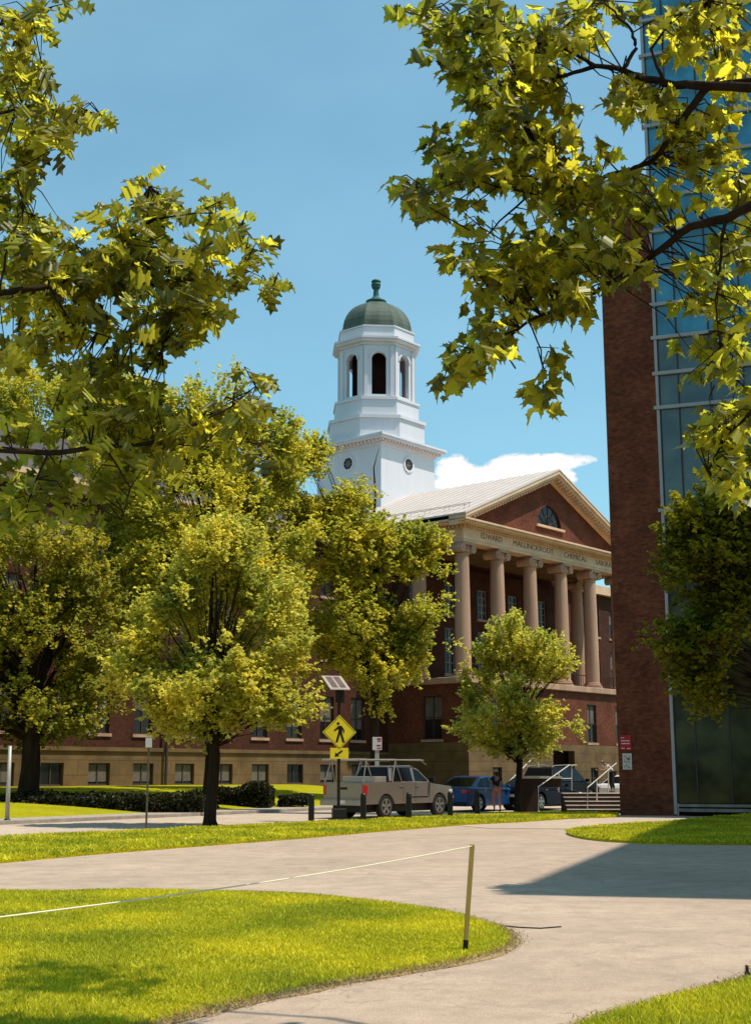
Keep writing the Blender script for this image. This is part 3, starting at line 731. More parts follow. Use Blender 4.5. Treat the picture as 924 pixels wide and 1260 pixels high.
# round windows of the tower base
zr = D(503, 572, W(ta, TB-HB)[1])[2]
for side in (0, 1):
    def P_(h_, o_, z): return (ta+h_, TB-HB-o_, z) if side == 0 else (ta-HB-o_, TB+h_, z)
    n = 20; rg = MB(); vs = []
    for r_, o_ in ((.62, .0), (.62, .08), (.46, .08), (.46, .0)):
        for k in range(n):
            t_ = 2*math.pi*k/n; vs.append(P_(r_*math.cos(t_), o_+.002, zr+r_*math.sin(t_)))
    rg.add(vs, [((j*n)+k, (j*n)+(k+1) % n, ((j+1)*n)+(k+1) % n, ((j+1)*n)+k) for j in range(3) for k in range(n)])
    rw = rg.build('round_window', M['white'], tw)
    g = MB(); g.add([P_(.46*math.cos(2*math.pi*k/n), .01, zr+.46*math.sin(2*math.pi*k/n)) for k in range(n)], [tuple(range(n))]); g.build('pane', M['glass'], rw)
    g = MB()
    for k in range(4):
        t_ = math.pi*k/4; g.tube([P_(.46*math.cos(t_), .03, zr+.46*math.sin(t_)), P_(-.46*math.cos(t_), .03, zr-.46*math.sin(t_))], .02, 4)
    g.tube([P_(.2*math.cos(2*math.pi*k/12), .03, zr+.2*math.sin(2*math.pi*k/12)) for k in range(13)], .022, 4); g.build('glazing_bar', M['wframe'], rw)

# ------------------------------------------------------------------ brick and glass building on the right
VX = Vector((.936, -.352, 0)).normalized(); BK = Vector((-VX.y, VX.x, 0))
Q0 = Vector(G(763, 1003)); RROT = math.atan2(VX.y, VX.x)
modern = thing('glass_fronted_building', 'tall modern building with a plain brick end and glass wall coloured teal like reflected sky', 'building', Q0, RROT)
def loc_t(px):
    k = (px-CX)/(F*CT)*1.0
    # at horizon row x = CX + F*X/(Y*CT)
    k = (px-CX)*CT/F
    return (k*Q0.y-Q0.x)/(VX.x-k*VX.y)
def zm(y, px): # height at photo row for a point on the facade at photo column
    d = ray(px, y); n = BK; den = d[0]*n.x+d[1]*n.y; t = (Q0.x*n.x+Q0.y*n.y)/den
    return EYE+d[2]*t, ((d[0]*t-Q0.x)*VX.x+(d[1]*t-Q0.y)*VX.y)
BT = zm(232, 741)[0]; bw_ = zm(995, 829)[1]
print('brick width', bw_, 'brick top', BT)
mb = MB(); mb.box(0, bw_, 0, 1.1, -.1, BT); mb.build('brick_wall', M['brick_dk'], modern)
mb = MB(); mb.box(-.06, bw_+.0, -.06, 1.15, BT+.003, BT+.3); mb.build('coping', M['alum'], modern)
GT = 40.0; GR = 21.6
zsill = zm(990, 835)[0]
mb = MB(); mb.prism([(bw_+.14, .12), (GR, .12), (GR, 3.4), (bw_+.14, 1.05)], -.1, GT-.2); mb.build('rear_mass', M['void'], modern)  # unseen back shaped along the sun direction to keep the steps lit
mb = MB(); mb.box(bw_+.003, bw_+.12, -.05, .2, 0.05, GT); mb.build('corner_trim', M['alum'], modern)
rows = [zm(y, x)[0] for y, x in ((628, 816), (502, 810), (460, 809), (416, 808), (375, 807), (333, 806), (285, 805), (243, 804), (199, 803), (155, 802), (112, 801), (68, 800), (25, 799), (-20, 798))]
print('rows', rows)
levels = [zsill, (zsill+rows[0])*.5, ]+rows
x = bw_+.14; cols = []
wdt = [.75, 1.25, 1.25, 1.25]; i = 0
while x < GR-1:
    ww = wdt[i % 4]; cols.append((x, x+ww)); x += ww; i += 1
cols = cols[:7]+[(cols[7][0], GR)]
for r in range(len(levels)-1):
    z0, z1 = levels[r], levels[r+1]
    m_ = 'tree_shade_glass' if r < 2 else ('greyglass' if r < 5 else 'teal')
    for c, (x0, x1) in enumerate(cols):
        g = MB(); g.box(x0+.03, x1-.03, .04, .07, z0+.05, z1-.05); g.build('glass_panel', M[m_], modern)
mb = MB()
for x0, x1 in cols: mb.box(x0-.03, x0+.03, .0, .11, zsill+.05, GT)
mb.build('vertical_mullion', M['frame'], modern)
for z in levels[2:]:
    mb = MB(); mb.box(bw_-.10, GR, -.10, .115, z-.07, z+.07); mb.build('horizontal_mullion', M['alum'], modern)
mb = MB(); mb.box(bw_+.13, GR, .0, .11, levels[1]-.04, levels[1]+.04); mb.build('transom', M['frame'], modern)
mb = MB(); mb.box(bw_+.13, GR, -.08, .115, zsill-.08, zsill+.02); mb.box(bw_+.13, GR, -.04, .115, zsill-.26, zsill-.14); mb.build('sill', surf('sill_metal', (.28, .24, .2), .5), modern)
mb = MB(); mb.box(bw_+.13, GR, .25, .6, -.1, zsill-.27); mb.build('plinth', M['conc_dk'], modern)
# the wing that runs forward, right of the picture; its shadow crosses the paving
EL_T = math.tan(SUN_EL); HW_ = 28.0; apex = Vector(G(612, 1100)); sh = Vector((SUN_AZ[0], SUN_AZ[1], 0)).normalized()*(HW_/EL_T)
C0 = apex+sh; dirb = (Vector(G(838, 1010))-apex).normalized(); nearf = (Vector(G(924, 1103))-apex).normalized()
pts = [C0, C0+nearf*14, C0+nearf*14+dirb*30, C0+dirb*30]
lp = [((p-Q0).dot(VX), (p-Q0).dot(BK)) for p in pts]
mb = MB(); mb.prism(lp, -.1, HW_); mb.build('forward_wing', M['brick_dk'], modern)
# signs on the brick
def wall_sign(name, label, px, py, wpx, hpx, mat, cat):
    z, t = zm(py, px); s = 1/31.5; p = Q0+VX*t-BK*.03
    th = thing(name, label, cat, (p.x, p.y, z), RROT)
    w_, h_ = wpx*s, hpx*s
    mb = MB(); mb.box(-w_/2, w_/2, -.012, .025, -h_/2, h_/2); mb.build('plate', mat, th, bevel=.004)
    return th, w_, h_
th, w_, h_ = wall_sign('notice_sign', 'red notice sign with white lines of print on the dark brick wall', 769.5, 914, 13.5, 18, M['red'], 'sign')
mb = MB()
for k, (f0, f1, zz, hh_) in enumerate(((-.40, -.12, .33, .05), (-.40, -.05, .13, .07), (.0, .36, .13, .07), (-.40, .02, -.05, .07), (.07, .36, -.05, .07), (-.4, -.1, -.36, .05), (.1, .4, -.38, .06))):
    mb.box(f0*w_, f1*w_, -.016, -.0125, (zz-hh_/2)*h_, (zz+hh_/2)*h_)
mb.build('print', surf('sign_print', (.75, .55, .55), .6), th)
th, w_, h_ = wall_sign('notice_sign', 'white portrait notice with dark symbols under the red sign', 771.5, 937, 11, 19, M['signwhite'], 'sign')
mb = MB()
for k in range(7):
    for q in range(4):
        if (k*5+q*3) % 7 < 5: mb.box((-.36+q*.18)*w_, (-.22+q*.18)*w_, -.016, -.0125, (.36-k*.12)*h_-.035, (.36-k*.12)*h_)
mb.box(.0*w_, .3*w_, -.016, -.0125, .1*h_, .2*h_)
mb.build('print', surf('notice_print', (.12, .10, .10), .6), th)
# ------------------------------------------------------------------ trees
def rot_basis(n, rs, upbias=.8):
    nz_ = rs.normal(0, 1, (n, 3)); nz_[:, 2] = np.abs(nz_[:, 2])+upbias; nz_ /= np.linalg.norm(nz_, axis=1)[:, None]
    t = rs.normal(0, 1, (n, 3)); t -= (t*nz_).sum(1)[:, None]*nz_; t /= np.linalg.norm(t, axis=1)[:, None]
    return nz_, t, np.cross(nz_, t)
def leaf_quads(C, size, rs, upbias=.8):
    n = len(C); nz_, t, s = rot_basis(n, rs, upbias); sz = size*rs.uniform(.6, 1.3, n)[:, None]
    # a leaf folded along its rib: two triangles sharing the rib as one quad
    fold = nz_*sz*.18
    V = np.stack([C-t*sz*.5, C+s*sz*.36+fold, C+t*sz*.55, C-s*sz*.36+fold], 1).reshape(-1, 3)
    return V, np.arange(n*4).reshape(-1, 4)
def crown_tree(name, label, px, Y, base_z, trunk_r, blobs, ncl, per, leaf, clr, mat, seed, fork=.35, group=None, depth=1.0, lean=0, gap=.12, trunk_px=None, flat=.7, limbs=46, upb=.8, droop=0):
    rs = np.random.RandomState(seed); rnd = random.Random(seed)
    bp = D(px, 950, Y); base = Vector((bp[0], Y, base_z))
    th = thing(name, label, 'tree', base, 0, group)
    B = []
    for (x, y, rx, ry) in blobs:
        p = D(x, y, Y); s = Y/(F*CT); B.append((p[0]-base.x, 0, p[2]-base.z, rx*s, max(rx, 1)*s*depth, ry*s))
    vol = np.array([b[3]*b[4]*b[5] for b in B])**.8; vol /= vol.sum()
    cs = []; tries = 0
    while len(cs) < ncl and tries < ncl*30:
        tries += 1; b = B[rs.choice(len(B), p=vol)]
        d = rs.normal(0, 1, 3); d /= np.linalg.norm(d); r = .35+.65*rs.rand()**.6
        p = np.array([b[0]+d[0]*r*b[3], b[1]+d[1]*r*b[4], b[2]+d[2]*r*b[5]])
        if noise.noise(Vector(p)*.55+Vector((seed, 0, 0)))+.5 < gap+.25: continue
        cs.append(p)
    cs = np.array(cs); top = cs[:, 2].max(); bot = np.percentile(cs[:, 2], 4)
    # leaves: tufts along short shoots that point out and up
    ctr = np.array([0, 0, bot+(top-bot)*.35]); out = cs-ctr; out /= np.linalg.norm(out, axis=1)[:, None]; out[:, 2] += .35-droop; 
    sc = rs.uniform(.6, 1.35, len(cs)); C = []; SH = MB()
    for i in range(len(cs)):
        for q in range(max(2, int(per*.10*sc[i]))):
            d_ = out[i]*.9+rs.normal(0, .55, 3); d_[2] += .25-droop*.7; d_ /= np.linalg.norm(d_)
            s0_ = cs[i]+rs.normal(0, .38, 3)*clr; ln = clr*rs.uniform(.5, 1.5); m_ = int(8+8*rs.rand())
            t_ = rs.rand(m_, 1); C.append(s0_+d_*t_*ln+rs.normal(0, 1, (m_, 3))*clr*.17*(1.15-t_))
    C = np.concatenate(C); V, I = leaf_quads(C, leaf, rs, upb)
    raw('foliage', V, I, mat, th)
    # trunk and limbs
    mb = MB(); zf = bot+(top-bot)*fork; lean_v = Vector((lean, 0, 0))
    tp_ = [Vector((lean*(t**1.3)+.06*math.sin(t*7+seed)*(t > 0), .05*math.sin(t*5), zf*t)) for t in [0, .03, .1, .25, .45, .65, .85, 1]]
    tr_ = [trunk_r*1.55, trunk_r*1.2, trunk_r*1.03, trunk_r*.95, trunk_r*.86, trunk_r*.72, trunk_r*.6, trunk_r*.5]
    up = [tp_[-1]+Vector((rs.normal(0, .15), rs.normal(0, .15), (top-zf)*t)) for t in (.25, .5, .75, .93)]
    mb.tube([p-Vector((0, 0, .15)) if i == 0 else p for i, p in enumerate(tp_)]+up, tr_+[trunk_r*.38, trunk_r*.27, trunk_r*.15, trunk_r*.05], 10)
    idx = rs.permutation(len(cs))[:limbs*4]
    for q, i in enumerate(idx):
        e = Vector(cs[i]); zs_ = min(max(bot*.7+ (e.z-bot)*rs.uniform(.25, .6), zf*.45), top*.9)
        # starting point on the leader
        k = zs_/zf if zs_ < zf else 1
        s0 = Vector((lean*(min(k, 1)**1.3), 0, zs_)) if zs_ < zf else tp_[-1]+Vector((0, 0, zs_-zf))
        md = s0.lerp(e, .5)+Vector((0, 0, (e-s0).length*.12)); big = q < limbs
        r0 = trunk_r*(.34 if big else .13)*rs.uniform(.6, 1); n_ = 5
        pts_ = [s0*(1-t)**2+md*2*t*(1-t)+e*t*t for t in [j/n_ for j in range(n_+1)]]
        pts_ = [p+Vector(rs.normal(0, .05, 3)) if 0 < j < n_ else p for j, p in enumerate(pts_)]
        mb.tube(pts_, [r0*(1-.85*j/n_) for j in range(n_+1)], 5 if big else 3)
    mb.build('trunk', M['bark'], th, smooth=True)
    return th
crown_tree('street_tree', 'bright yellow-green street tree on the grass strip left of the yellow crossing sign', 262, 40.3, 0, .18,
    [(272,650,28,30),(275,690,48,48),(235,725,42,42),(320,745,46,44),(190,775,36,38),(265,770,76,60),(340,805,44,42),(205,835,54,44),(295,840,70,45),(378,858,20,28),(152,848,16,28),(240,885,52,20),(340,875,38,18),(265,850,86,42),(180,815,36,40)],
    760, 84, .135, .40, M['lf_street'], 11, limbs=40, gap=.16, fork=.2)
crown_tree('young_street_tree', 'small bright green tree in front of the columned entrance', 638, 53.5, 0, .15,
    [(632,800,38,34),(600,815,28,28),(668,815,36,36),(690,850,30,30),(575,860,32,30),(635,855,60,40),(600,890,50,30),(670,890,42,26),(640,915,35,14),(560,868,18,18),(636,775,16,16),(705,862,14,20)],
    400, 70, .15, .38, M['lf_street'], 23, limbs=34, gap=.20, fork=.3)
crown_tree('lawn_tree', 'dark broad tree with a thick trunk at the far left of the lawn bank', 36, 52, .40, .40,
    [(60,700,75,60),(10,720,70,70),(100,740,45,55),(40,800,95,70),(110,820,42,60),(60,870,85,40),(0,880,60,45),(-60,780,80,110)],
    1000, 74, .17, .50, M['lf_dark'], 31, limbs=40, gap=.14, fork=.3)
crown_tree('lawn_tree', 'tallest leafy tree, rising behind the yellow-green street tree against the sky', 257, 57, .6, .17,
    [(200,560,85,70),(260,540,60,55),(300,580,62,70),(140,560,60,60),(335,560,40,45),(350,545,26,34),(220,500,45,25),(240,640,110,80),(340,640,50,70),(160,660,60,80),(225,740,60,60),(280,475,22,16),(320,520,25,20),(160,500,50,30),(250,700,110,60),(150,720,70,60),(340,720,40,50)],
    1500, 76, .17, .55, M['lf_mid'], 37, limbs=50, gap=.13)
crown_tree('lawn_tree', 'tree filling the far left background above the dark lawn tree', 70, 76, .8, .40,
    [(60,510,75,50),(20,490,50,35),(120,490,50,35),(150,540,50,50),(110,520,50,50),(0,560,60,60),(70,600,90,70),(130,600,60,60),(30,470,30,12),(50,660,90,50),(-60,600,60,80)],
    850, 74, .21, .75, M['lf_mid'], 41, limbs=40, gap=.12)
crown_tree('lawn_tree', 'tall tree with drooping boughs beside the white tower, left of the columns', 462, 64, .4, .22,
    [(392,592,30,42),(365,585,36,48),(410,618,28,32),(350,640,40,60),(385,560,20,25),(420,650,60,60),(380,680,55,80),(450,690,50,50),(490,680,40,40),(520,670,28,22),(535,700,20,18),(430,760,70,60),(490,760,50,50),(525,745,28,28),(400,800,40,40),(470,820,45,32),(500,800,28,25),(535,790,20,14),(478,860,15,16),(428,630,22,22)],
    1250, 72, .17, .46, M['lf_mid'], 53, limbs=56, gap=.19, fork=.5, droop=.5)
# shaded tree to the right, between the paving and the glass building
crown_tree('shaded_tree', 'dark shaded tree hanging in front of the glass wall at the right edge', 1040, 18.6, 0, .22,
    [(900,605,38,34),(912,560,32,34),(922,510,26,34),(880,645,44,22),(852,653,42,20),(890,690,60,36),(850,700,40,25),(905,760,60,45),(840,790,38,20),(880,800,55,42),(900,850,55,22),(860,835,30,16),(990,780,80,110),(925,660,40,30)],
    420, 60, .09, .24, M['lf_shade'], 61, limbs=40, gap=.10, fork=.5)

# ---- near trees with real leaf outlines
def leaf_shape(kind):
    if kind == 'maple':
        h = [(0,-.05),(.16,-.10),(.30,-.16),(.30,.02),(.50,.08),(.42,.18),(.52,.30),(.34,.30),(.22,.42),(.16,.42),(.17,.60),(.07,.66),(0,.92)]
    else:
        h = [(0,-.05),(.08,.02),(.26,.02),(.30,.10),(.13,.18),(.16,.28),(.40,.36),(.44,.48),(.30,.50),(.17,.48),(.20,.60),(.34,.76),(.26,.80),(.13,.76),(0,1.0)]
    pts = [(x, y, abs(x)*.22-y*y*.16) for x, y in h]+[(-x, y, abs(x)*.22-y*y*.16) for x, y in h[-2:0:-1]]
    return np.array(pts), len(h)
def near_tree(name, label, trunk_xy, trunk_r, branches, ell_, kind, mat, size, Yc, Ysp, seed, dens, trunk_h):
    rs = np.random.RandomState(seed)
    base = Vector((trunk_xy[0], trunk_xy[1], 0)); th = thing(name, label, 'tree', base)
    shp, nh = leaf_shape(kind); k = len(shp)
    scl = Yc/9.6 if kind == 'maple' else 1.0; br = []
    for (pl, r0, r1, y0, y1) in branches:
        n_ = len(pl); pts_ = [Vector(D(p[0], p[1], (y0+(y1-y0)*i/(n_-1))*scl))-base for i, p in enumerate(pl)]
        # subdivide with small wiggle
        q = []
        for i in range(n_-1):
            for s_ in range(4): q.append(pts_[i].lerp(pts_[i+1], s_/4)+Vector(rs.normal(0, .3*r1+.002, 3)))
        q.append(pts_[-1]); br.append((q, r0, r1))
    mb = MB()
    for q, r0, r1 in br:
        mb.tube(q, [r0+(r1-r0)*i/(len(q)-1) for i in range(len(q))], 7)
    allp = np.array([tuple(p) for q, _, _ in br for p in q])
    tw_ = MB(); P = []; T = []; 
    for (x, y, rx, ry, f, Ye) in [(e_+(Yc,))[:6] for e_ in ell_]:
        s = Yc/(F*CT); area = math.pi*rx*ry*s*s; nsh = max(2, int(area*dens*f))
        for _ in range(nsh):
            a_ = rs.uniform(0, 6.283); r_ = math.sqrt(rs.rand()); yy_ = Ye+rs.uniform(-Ysp, Ysp)
            c = np.array(D(x+rx*r_*math.cos(a_), y+ry*r_*math.sin(a_), yy_))-np.array(base)
            j = np.argmin(((allp-c)**2).sum(1)); s0 = Vector(allp[j]); e_ = Vector(c)
            if (e_-s0).length > .9: # join in from part of the way, as a side shoot
                s0 = e_+(s0-e_)*.5*(.9/(e_-s0).length)
            md = s0.lerp(e_, .55)+Vector((rs.normal(0, .04), rs.normal(0, .04), .04+rs.normal(0, .03)))
            tw_.tube([s0, md, e_], [.006, .0045, .002], 3)
            dirn = np.array((e_-s0).normalized())
            nl = rs.randint(4, 8)
            for l in range(nl):
                ang = rs.uniform(0, 6.283); side = np.array([math.cos(ang), math.sin(ang), rs.uniform(-.5, .25)])
                d_ = dirn*rs.uniform(.2, .9)+side; d_ /= np.linalg.norm(d_)
                at = c-dirn*rs.uniform(0, .16); P.append(at+d_*rs.uniform(.02, .07)); T.append(d_)
    P = np.array(P); T = np.array(T); n = len(P); T[:, 2] -= rs.uniform(.1, .9, n); T /= np.linalg.norm(T, axis=1)[:, None]
    nz_ = rs.normal(0, .75, (n, 3)); nz_[:, 2] += .85; nz_ -= (nz_*T).sum(1)[:, None]*T; nz_ /= np.linalg.norm(nz_, axis=1)[:, None]; Sd = np.cross(T, nz_)
    sz = size*(.45+.9*rs.rand(n)**.8)[:, None, None]; curl = rs.uniform(.2, 1.8, n)[:, None, None]
    V = P[:, None, :]+sz*(shp[None, :, 0:1]*Sd[:, None, :]+shp[None, :, 1:2]*T[:, None, :]+shp[None, :, 2:3]*nz_[:, None, :]*curl)
    V = V.reshape(-1, 3)
    # faces: quads strips left-right across the rib (one face pair per station)
    quads = []; left = [0]+list(range(k-1, nh-1, -1))  # mirrored indices by station
    mir = {0: 0, nh-1: nh-1}
    for i_ in range(1, nh-1): mir[i_] = k-i_
    tri = []
    for i_ in range(nh-1):
        a0, a1, b0, b1 = i_, i_+1, mir[i_], mir[i_+1]
        f_ = [a0, a1]
        if b1 != a1: f_.append(b1)
        if b0 != a0: f_.append(b0)
        if len(f_) == 4: tri += [(f_[0], f_[1], f_[2]), (f_[0], f_[2], f_[3])]
        else: tri.append(tuple(f_))
    tri = np.array(tri); I = (tri[None, :, :]+(np.arange(n)*k)[:, None, None]).reshape(-1, 3)
    if kind == 'maple': cc, rr_ = (8.6, 1.2, 9.0), (5.0, 4.6, 3.6)
    else: cc, rr_ = (-9.5, 2.6, 9.0), (5.0, 4.6, 3.6)
    nb = 9000; d_ = rs.normal(0, 1, (nb, 3)); d_ /= np.linalg.norm(d_, axis=1)[:, None]; d_ *= (.5+.5*rs.rand(nb, 1))  # unseen crown of oversized leaves, added to block sky light
    Pb = np.array(cc)+d_*np.array(rr_)-np.array(base); Vb, Ib = leaf_quads(Pb, .34, rs, .5)
    Ib = np.concatenate([Ib[:, [0, 1, 2]], Ib[:, [0, 2, 3]]])+len(V)
    V = np.concatenate([V, Vb]); I = np.concatenate([I, Ib])
    raw('foliage', V, I, mat, th, 3); print(name, 'leaves', n)
    for q, r0, r1 in br:
        mb = MB(); mb.tube(q, [r0+(r1-r0)*i/(len(q)-1) for i in range(len(q))], 7); mb.build('branch', M['bark'], th, smooth=True)
    o_ = tw_.build('twigs', M['bark'], th); o_['kind'] = 'stuff'
    # trunk and the bough that carries the branches, out of frame
    t = MB(); t.tube([(0,0,-.1),(0,0,.3),(.03,0,2),(0,.05,trunk_h*.6),(0,0,trunk_h)], [trunk_r*1.5, trunk_r*1.1, trunk_r, trunk_r*.8, trunk_r*.5], 12)
    for q, r0, r1 in br:
        p0 = q[0]
        if r0 > .02: 
            zst = max(1.8, min(trunk_h-.2, p0.z-1.2)); t.tube([(0, 0, zst), tuple(Vector((0, 0, zst)).lerp(p0, .5)+Vector((0, 0, .25))), tuple(p0)], [r0*2.2, r0*1.5, r0], 8)
    t.build('trunk', M['bark'], th, smooth=True)
    return th
R1 = [
 ([(960,108),(924,107),(870,106),(817,102),(790,96),(767,86),(733,81),(697,92),(660,100),(620,110)], .034, .006, 8.6, 9.8),
 ([(767,86),(782,60),(778,40),(760,20),(740,0)], .014, .005, 9.1, 9.2),
 ([(733,81),(700,62),(660,52),(610,50),(560,30),(520,12)], .012, .004, 9.4, 10.0),
 ([(870,106),(845,140),(828,162),(812,188),(801,199),(775,208),(749,215),(702,233),(655,238),(613,272),(581,314)], .024, .004, 8.9, 10.2),
 ([(960,240),(924,254),(890,270),(849,278),(828,293),(796,320),(754,346),(712,369),(650,395),(608,430),(565,450)], .034, .004, 8.6, 10.2),
 ([(655,238),(610,230),(560,205),(520,230),(490,235)], .010, .003, 9.8, 10.2),
 ([(702,233),(660,180),(620,150),(590,110),(560,70)], .010, .003, 9.6, 10.0),
 ([(890,270),(888,300),(886,335),(880,370),(885,420)], .012, .003, 8.9, 9.0),
 ([(754,346),(745,320),(720,300),(680,300),(640,310)], .009, .003, 9.6, 9.9),
 ([(650,395),(665,430),(668,470),(665,495)], .006, .002, 9.9, 10.0),
 ([(712,369),(690,380),(680,410)], .006, .002, 9.8, 9.9),
 ([(817,102),(800,60),(830,20),(870,0)], .012, .004, 8.9, 9.0),
 ([(975,470),(930,500),(895,535),(870,580)], .018, .004, 8.6, 9.2),
]
E1_ = [(510,8,22,10,1),(545,25,40,28,1),(600,20,45,28,.9),(560,70,40,34,1),(610,80,45,45,1.0),(655,50,45,40,1),(595,135,45,28,1),(650,120,38,38,1.1),(705,25,45,26,.9),(700,70,26,20,.4),(745,15,28,16,.6),(800,14,28,14,.7),(880,35,55,38,1.1),(905,75,30,30,1),(840,50,32,30,1),(780,125,38,26,1.1),(810,140,30,22,.9),(845,150,38,26,1),(895,130,30,36,.9),
 (545,170,30,20,1),(575,195,38,30,1),(625,180,45,45,1.1),(690,165,28,35,.9),(700,210,42,32,1),(660,215,40,35,1.1),(498,232,24,16,1.1),(530,245,32,22,1.1),(545,215,26,18,.9),(575,262,28,14,.8),(735,175,18,16,.4),(745,250,38,32,1),(700,265,38,28,1),(780,240,25,28,.8),(805,255,22,24,.7),
 (640,292,28,26,1.1),(650,330,45,30,1.1),(560,312,26,13,1.1),(598,322,34,20,1.1),(622,345,36,20,1.1),(690,310,38,34,1.1),(735,310,40,34,1.1),(770,330,32,30,.9),(700,350,40,22,1),(640,370,38,20,1.1),(605,392,32,20,1.1),(582,425,36,20,1.2),(560,455,28,20,1.3),(548,478,14,10,1),(672,388,28,14,.8),(672,430,20,9,1),(668,455,12,10,.9),(665,485,18,16,1.2),(720,385,14,8,.5),
 (900,190,28,24,.8),(868,215,34,22,.9),(905,235,22,22,.9),(855,245,24,12,.5),(905,500,30,30,1.1),(880,520,34,24,1.1),(905,555,34,34,1.1),(860,545,30,14,.9),(885,590,30,18,1.1),(910,610,22,18,1.1),(865,330,38,18,1),(905,315,24,26,1),(880,360,42,24,1.1),(908,395,24,34,1),(850,380,20,14,.7),(870,420,30,26,.8),(905,450,24,30,1),(850,470,20,10,.5),(930,250,30,60,.6)]
E1_ += [(770,-295,70,30,.8,9.6),(830,-305,80,34,2.4,9.5),(760,-270,50,16,1.6,9.9)]  # unseen bough above the frame, added to cast the lawn shadow
E1_ = [(a_[0], a_[1], a_[2], a_[3], a_[4]*(.72 if a_[0] > 850 and a_[1] > -100 else .9))+tuple(a_[5:]) for a_ in E1_]
R1 += [([(1150,-350),(1050,-340),(960,-328),(880,-308),(800,-298),(680,-280)], .03, .005, 10.2, 11.4)]
near_tree('maple_tree', 'maple boughs with lobed leaves reaching in from the upper right', (7.2, 4.6), .24, R1, E1_, 'maple', M['maple'], .104, 7.7, .6, 71, 215, 7.5)
L1 = [
 ([(-60,372),(0,360),(60,352),(110,335),(160,322),(210,330),(255,345)], .026, .005, 8.2, 9.2),
 ([(110,335),(150,300),(190,270),(240,262),(275,262),(305,285),(322,310)], .010, .003, 8.6, 9.2),
 ([(210,330),(260,320),(300,330),(338,350)], .007, .002, 9.0, 9.2),
 ([(-60,548),(0,553),(60,558),(130,550),(190,545),(245,520),(285,500),(315,475)], .026, .004, 8.2, 9.0),
 ([(130,550),(160,600),(150,640)], .008, .003, 8.5, 8.7),
 ([(60,558),(40,600),(30,640)], .009, .003, 8.4, 8.5),
 ([(-60,150),(0,140),(40,130),(80,138),(125,142)], .014, .003, 8.4, 8.9),
 ([(-60,40),(0,30),(40,18),(90,0)], .014, .003, 8.4, 8.9),
 ([(60,352),(90,400),(150,420),(200,430)], .008, .003, 8.4, 8.8),
 ([(190,545),(250,550),(310,545)], .006, .002, 8.7, 8.9),
 ([(0,360),(10,300),(30,260),(20,210)], .010, .003, 8.3, 8.5),
 ([(190,270),(180,245),(183,228)], .006, .002, 8.8, 8.9),
]
E2_ = [(15,12,30,16,1.1),(45,28,18,16,1),(85,0,22,6,1),(18,75,26,22,1.1),(50,98,18,14,1.1),(20,110,28,22,1.1),(68,140,24,14,1.1),(100,140,20,14,1.2),(128,140,14,12,1.1),(30,160,40,24,1.1),(70,175,18,14,1.1),(20,205,26,26,1.1),(12,240,16,16,1),
 (15,280,20,24,1.1),(55,285,34,20,1.1),(45,320,46,26,1.1),(30,360,36,24,1),(90,345,34,26,1.1),(125,260,18,14,1.1),(178,238,16,16,1.2),(200,262,26,22,1.2),(175,285,28,22,1.2),(140,305,40,26,1.1),(130,350,48,28,1.1),(190,325,46,32,1.2),(240,320,26,24,1.1),(215,370,44,26,1.2),(255,365,24,24,1.2),(60,395,44,22,1.1),(110,395,36,22,1.1),(170,405,38,20,1.1),(230,405,26,14,1.1),(155,435,22,12,1.1),(50,425,28,12,.9),(12,425,12,20,1.1),
 (262,250,22,11,1.2),(290,262,16,10,1.1),(292,292,18,13,1.2),(328,302,16,11,1.2),(300,318,16,11,1.1),(315,352,22,11,1.2),(338,344,9,7,1.1),(278,338,12,9,.8),(275,385,14,18,1),
 (10,445,10,10,1),(90,452,24,14,1),(110,478,38,22,1.1),(160,490,42,24,1.1),(95,515,40,22,1),(155,530,48,26,1.1),(215,515,36,26,1.1),(255,505,26,20,1),(312,468,16,14,1.3),(308,500,15,16,1.3),(275,520,24,16,1.1),(30,540,34,20,.8),(60,580,50,20,.8),(140,585,50,18,.7),(30,600,34,20,.9),(25,630,28,16,.9),(105,610,34,18,.6),(300,552,28,14,.9),(210,560,36,16,.6),(340,560,14,10,.6)]
near_tree('oak_tree', 'oak boughs with deeply lobed leaves reaching in from the left edge', (-6.5, 7.0), .28, L1, E2_, 'oak', M['oak'], .142, 8.9, .6, 83, 130, 8.0)

# dark clipped shrubs on the bank, and foliage imitating shade left of them
def hedge(label, px0, px1, Y, zt, dp, seed, n, gap=0.0, nm='hedge'):
    rs = np.random.RandomState(seed); x0, x1 = D(px0, 960, Y)[0], D(px1, 960, Y)[0]; zb = .25
    th = thing(nm, label, 'hedge', ((x0+x1)/2, Y, zb)); w_ = (x1-x0)/2
    P = np.stack([rs.uniform(-w_, w_, n), rs.uniform(-dp/2, dp/2, n), rs.uniform(-.2, 1, n)], 1)
    top = np.array([zt*(.75+.5*noise.noise(Vector((p[0]*.8, p[1], seed)))+.1*noise.noise(Vector((p[0]*4, p[1]*4, seed)))) for p in P])
    keep = np.array([noise.noise(Vector((p[0]*.45, seed*3.1, 0)))+.5 > gap for p in P]); P[:, 2] *= top; P = P[keep]
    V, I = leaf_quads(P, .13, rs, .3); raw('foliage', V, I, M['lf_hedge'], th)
    mb = MB()
    for k in range(max(3, int(w_*2))):
        xx = -w_+.3+k*(2*w_-.6)/max(2, int(w_*2)-1); mb.tube([(xx, 0, -.2), (xx+.05, 0, zt*.3), (xx-.04, .05, zt*.6)], [.03, .02, .01], 5)
    mb.build('stem', M['bark'], th)
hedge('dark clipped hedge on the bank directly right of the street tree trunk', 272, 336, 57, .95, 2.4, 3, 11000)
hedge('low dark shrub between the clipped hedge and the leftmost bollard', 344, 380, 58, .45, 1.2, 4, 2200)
hedge('long low mass of dark leaves standing in for tree shade on the bank left of the street tree', 10, 262, 52, .62, 4.5, 5, 34000, .30)  # added dark foliage imitates dappled tree shade
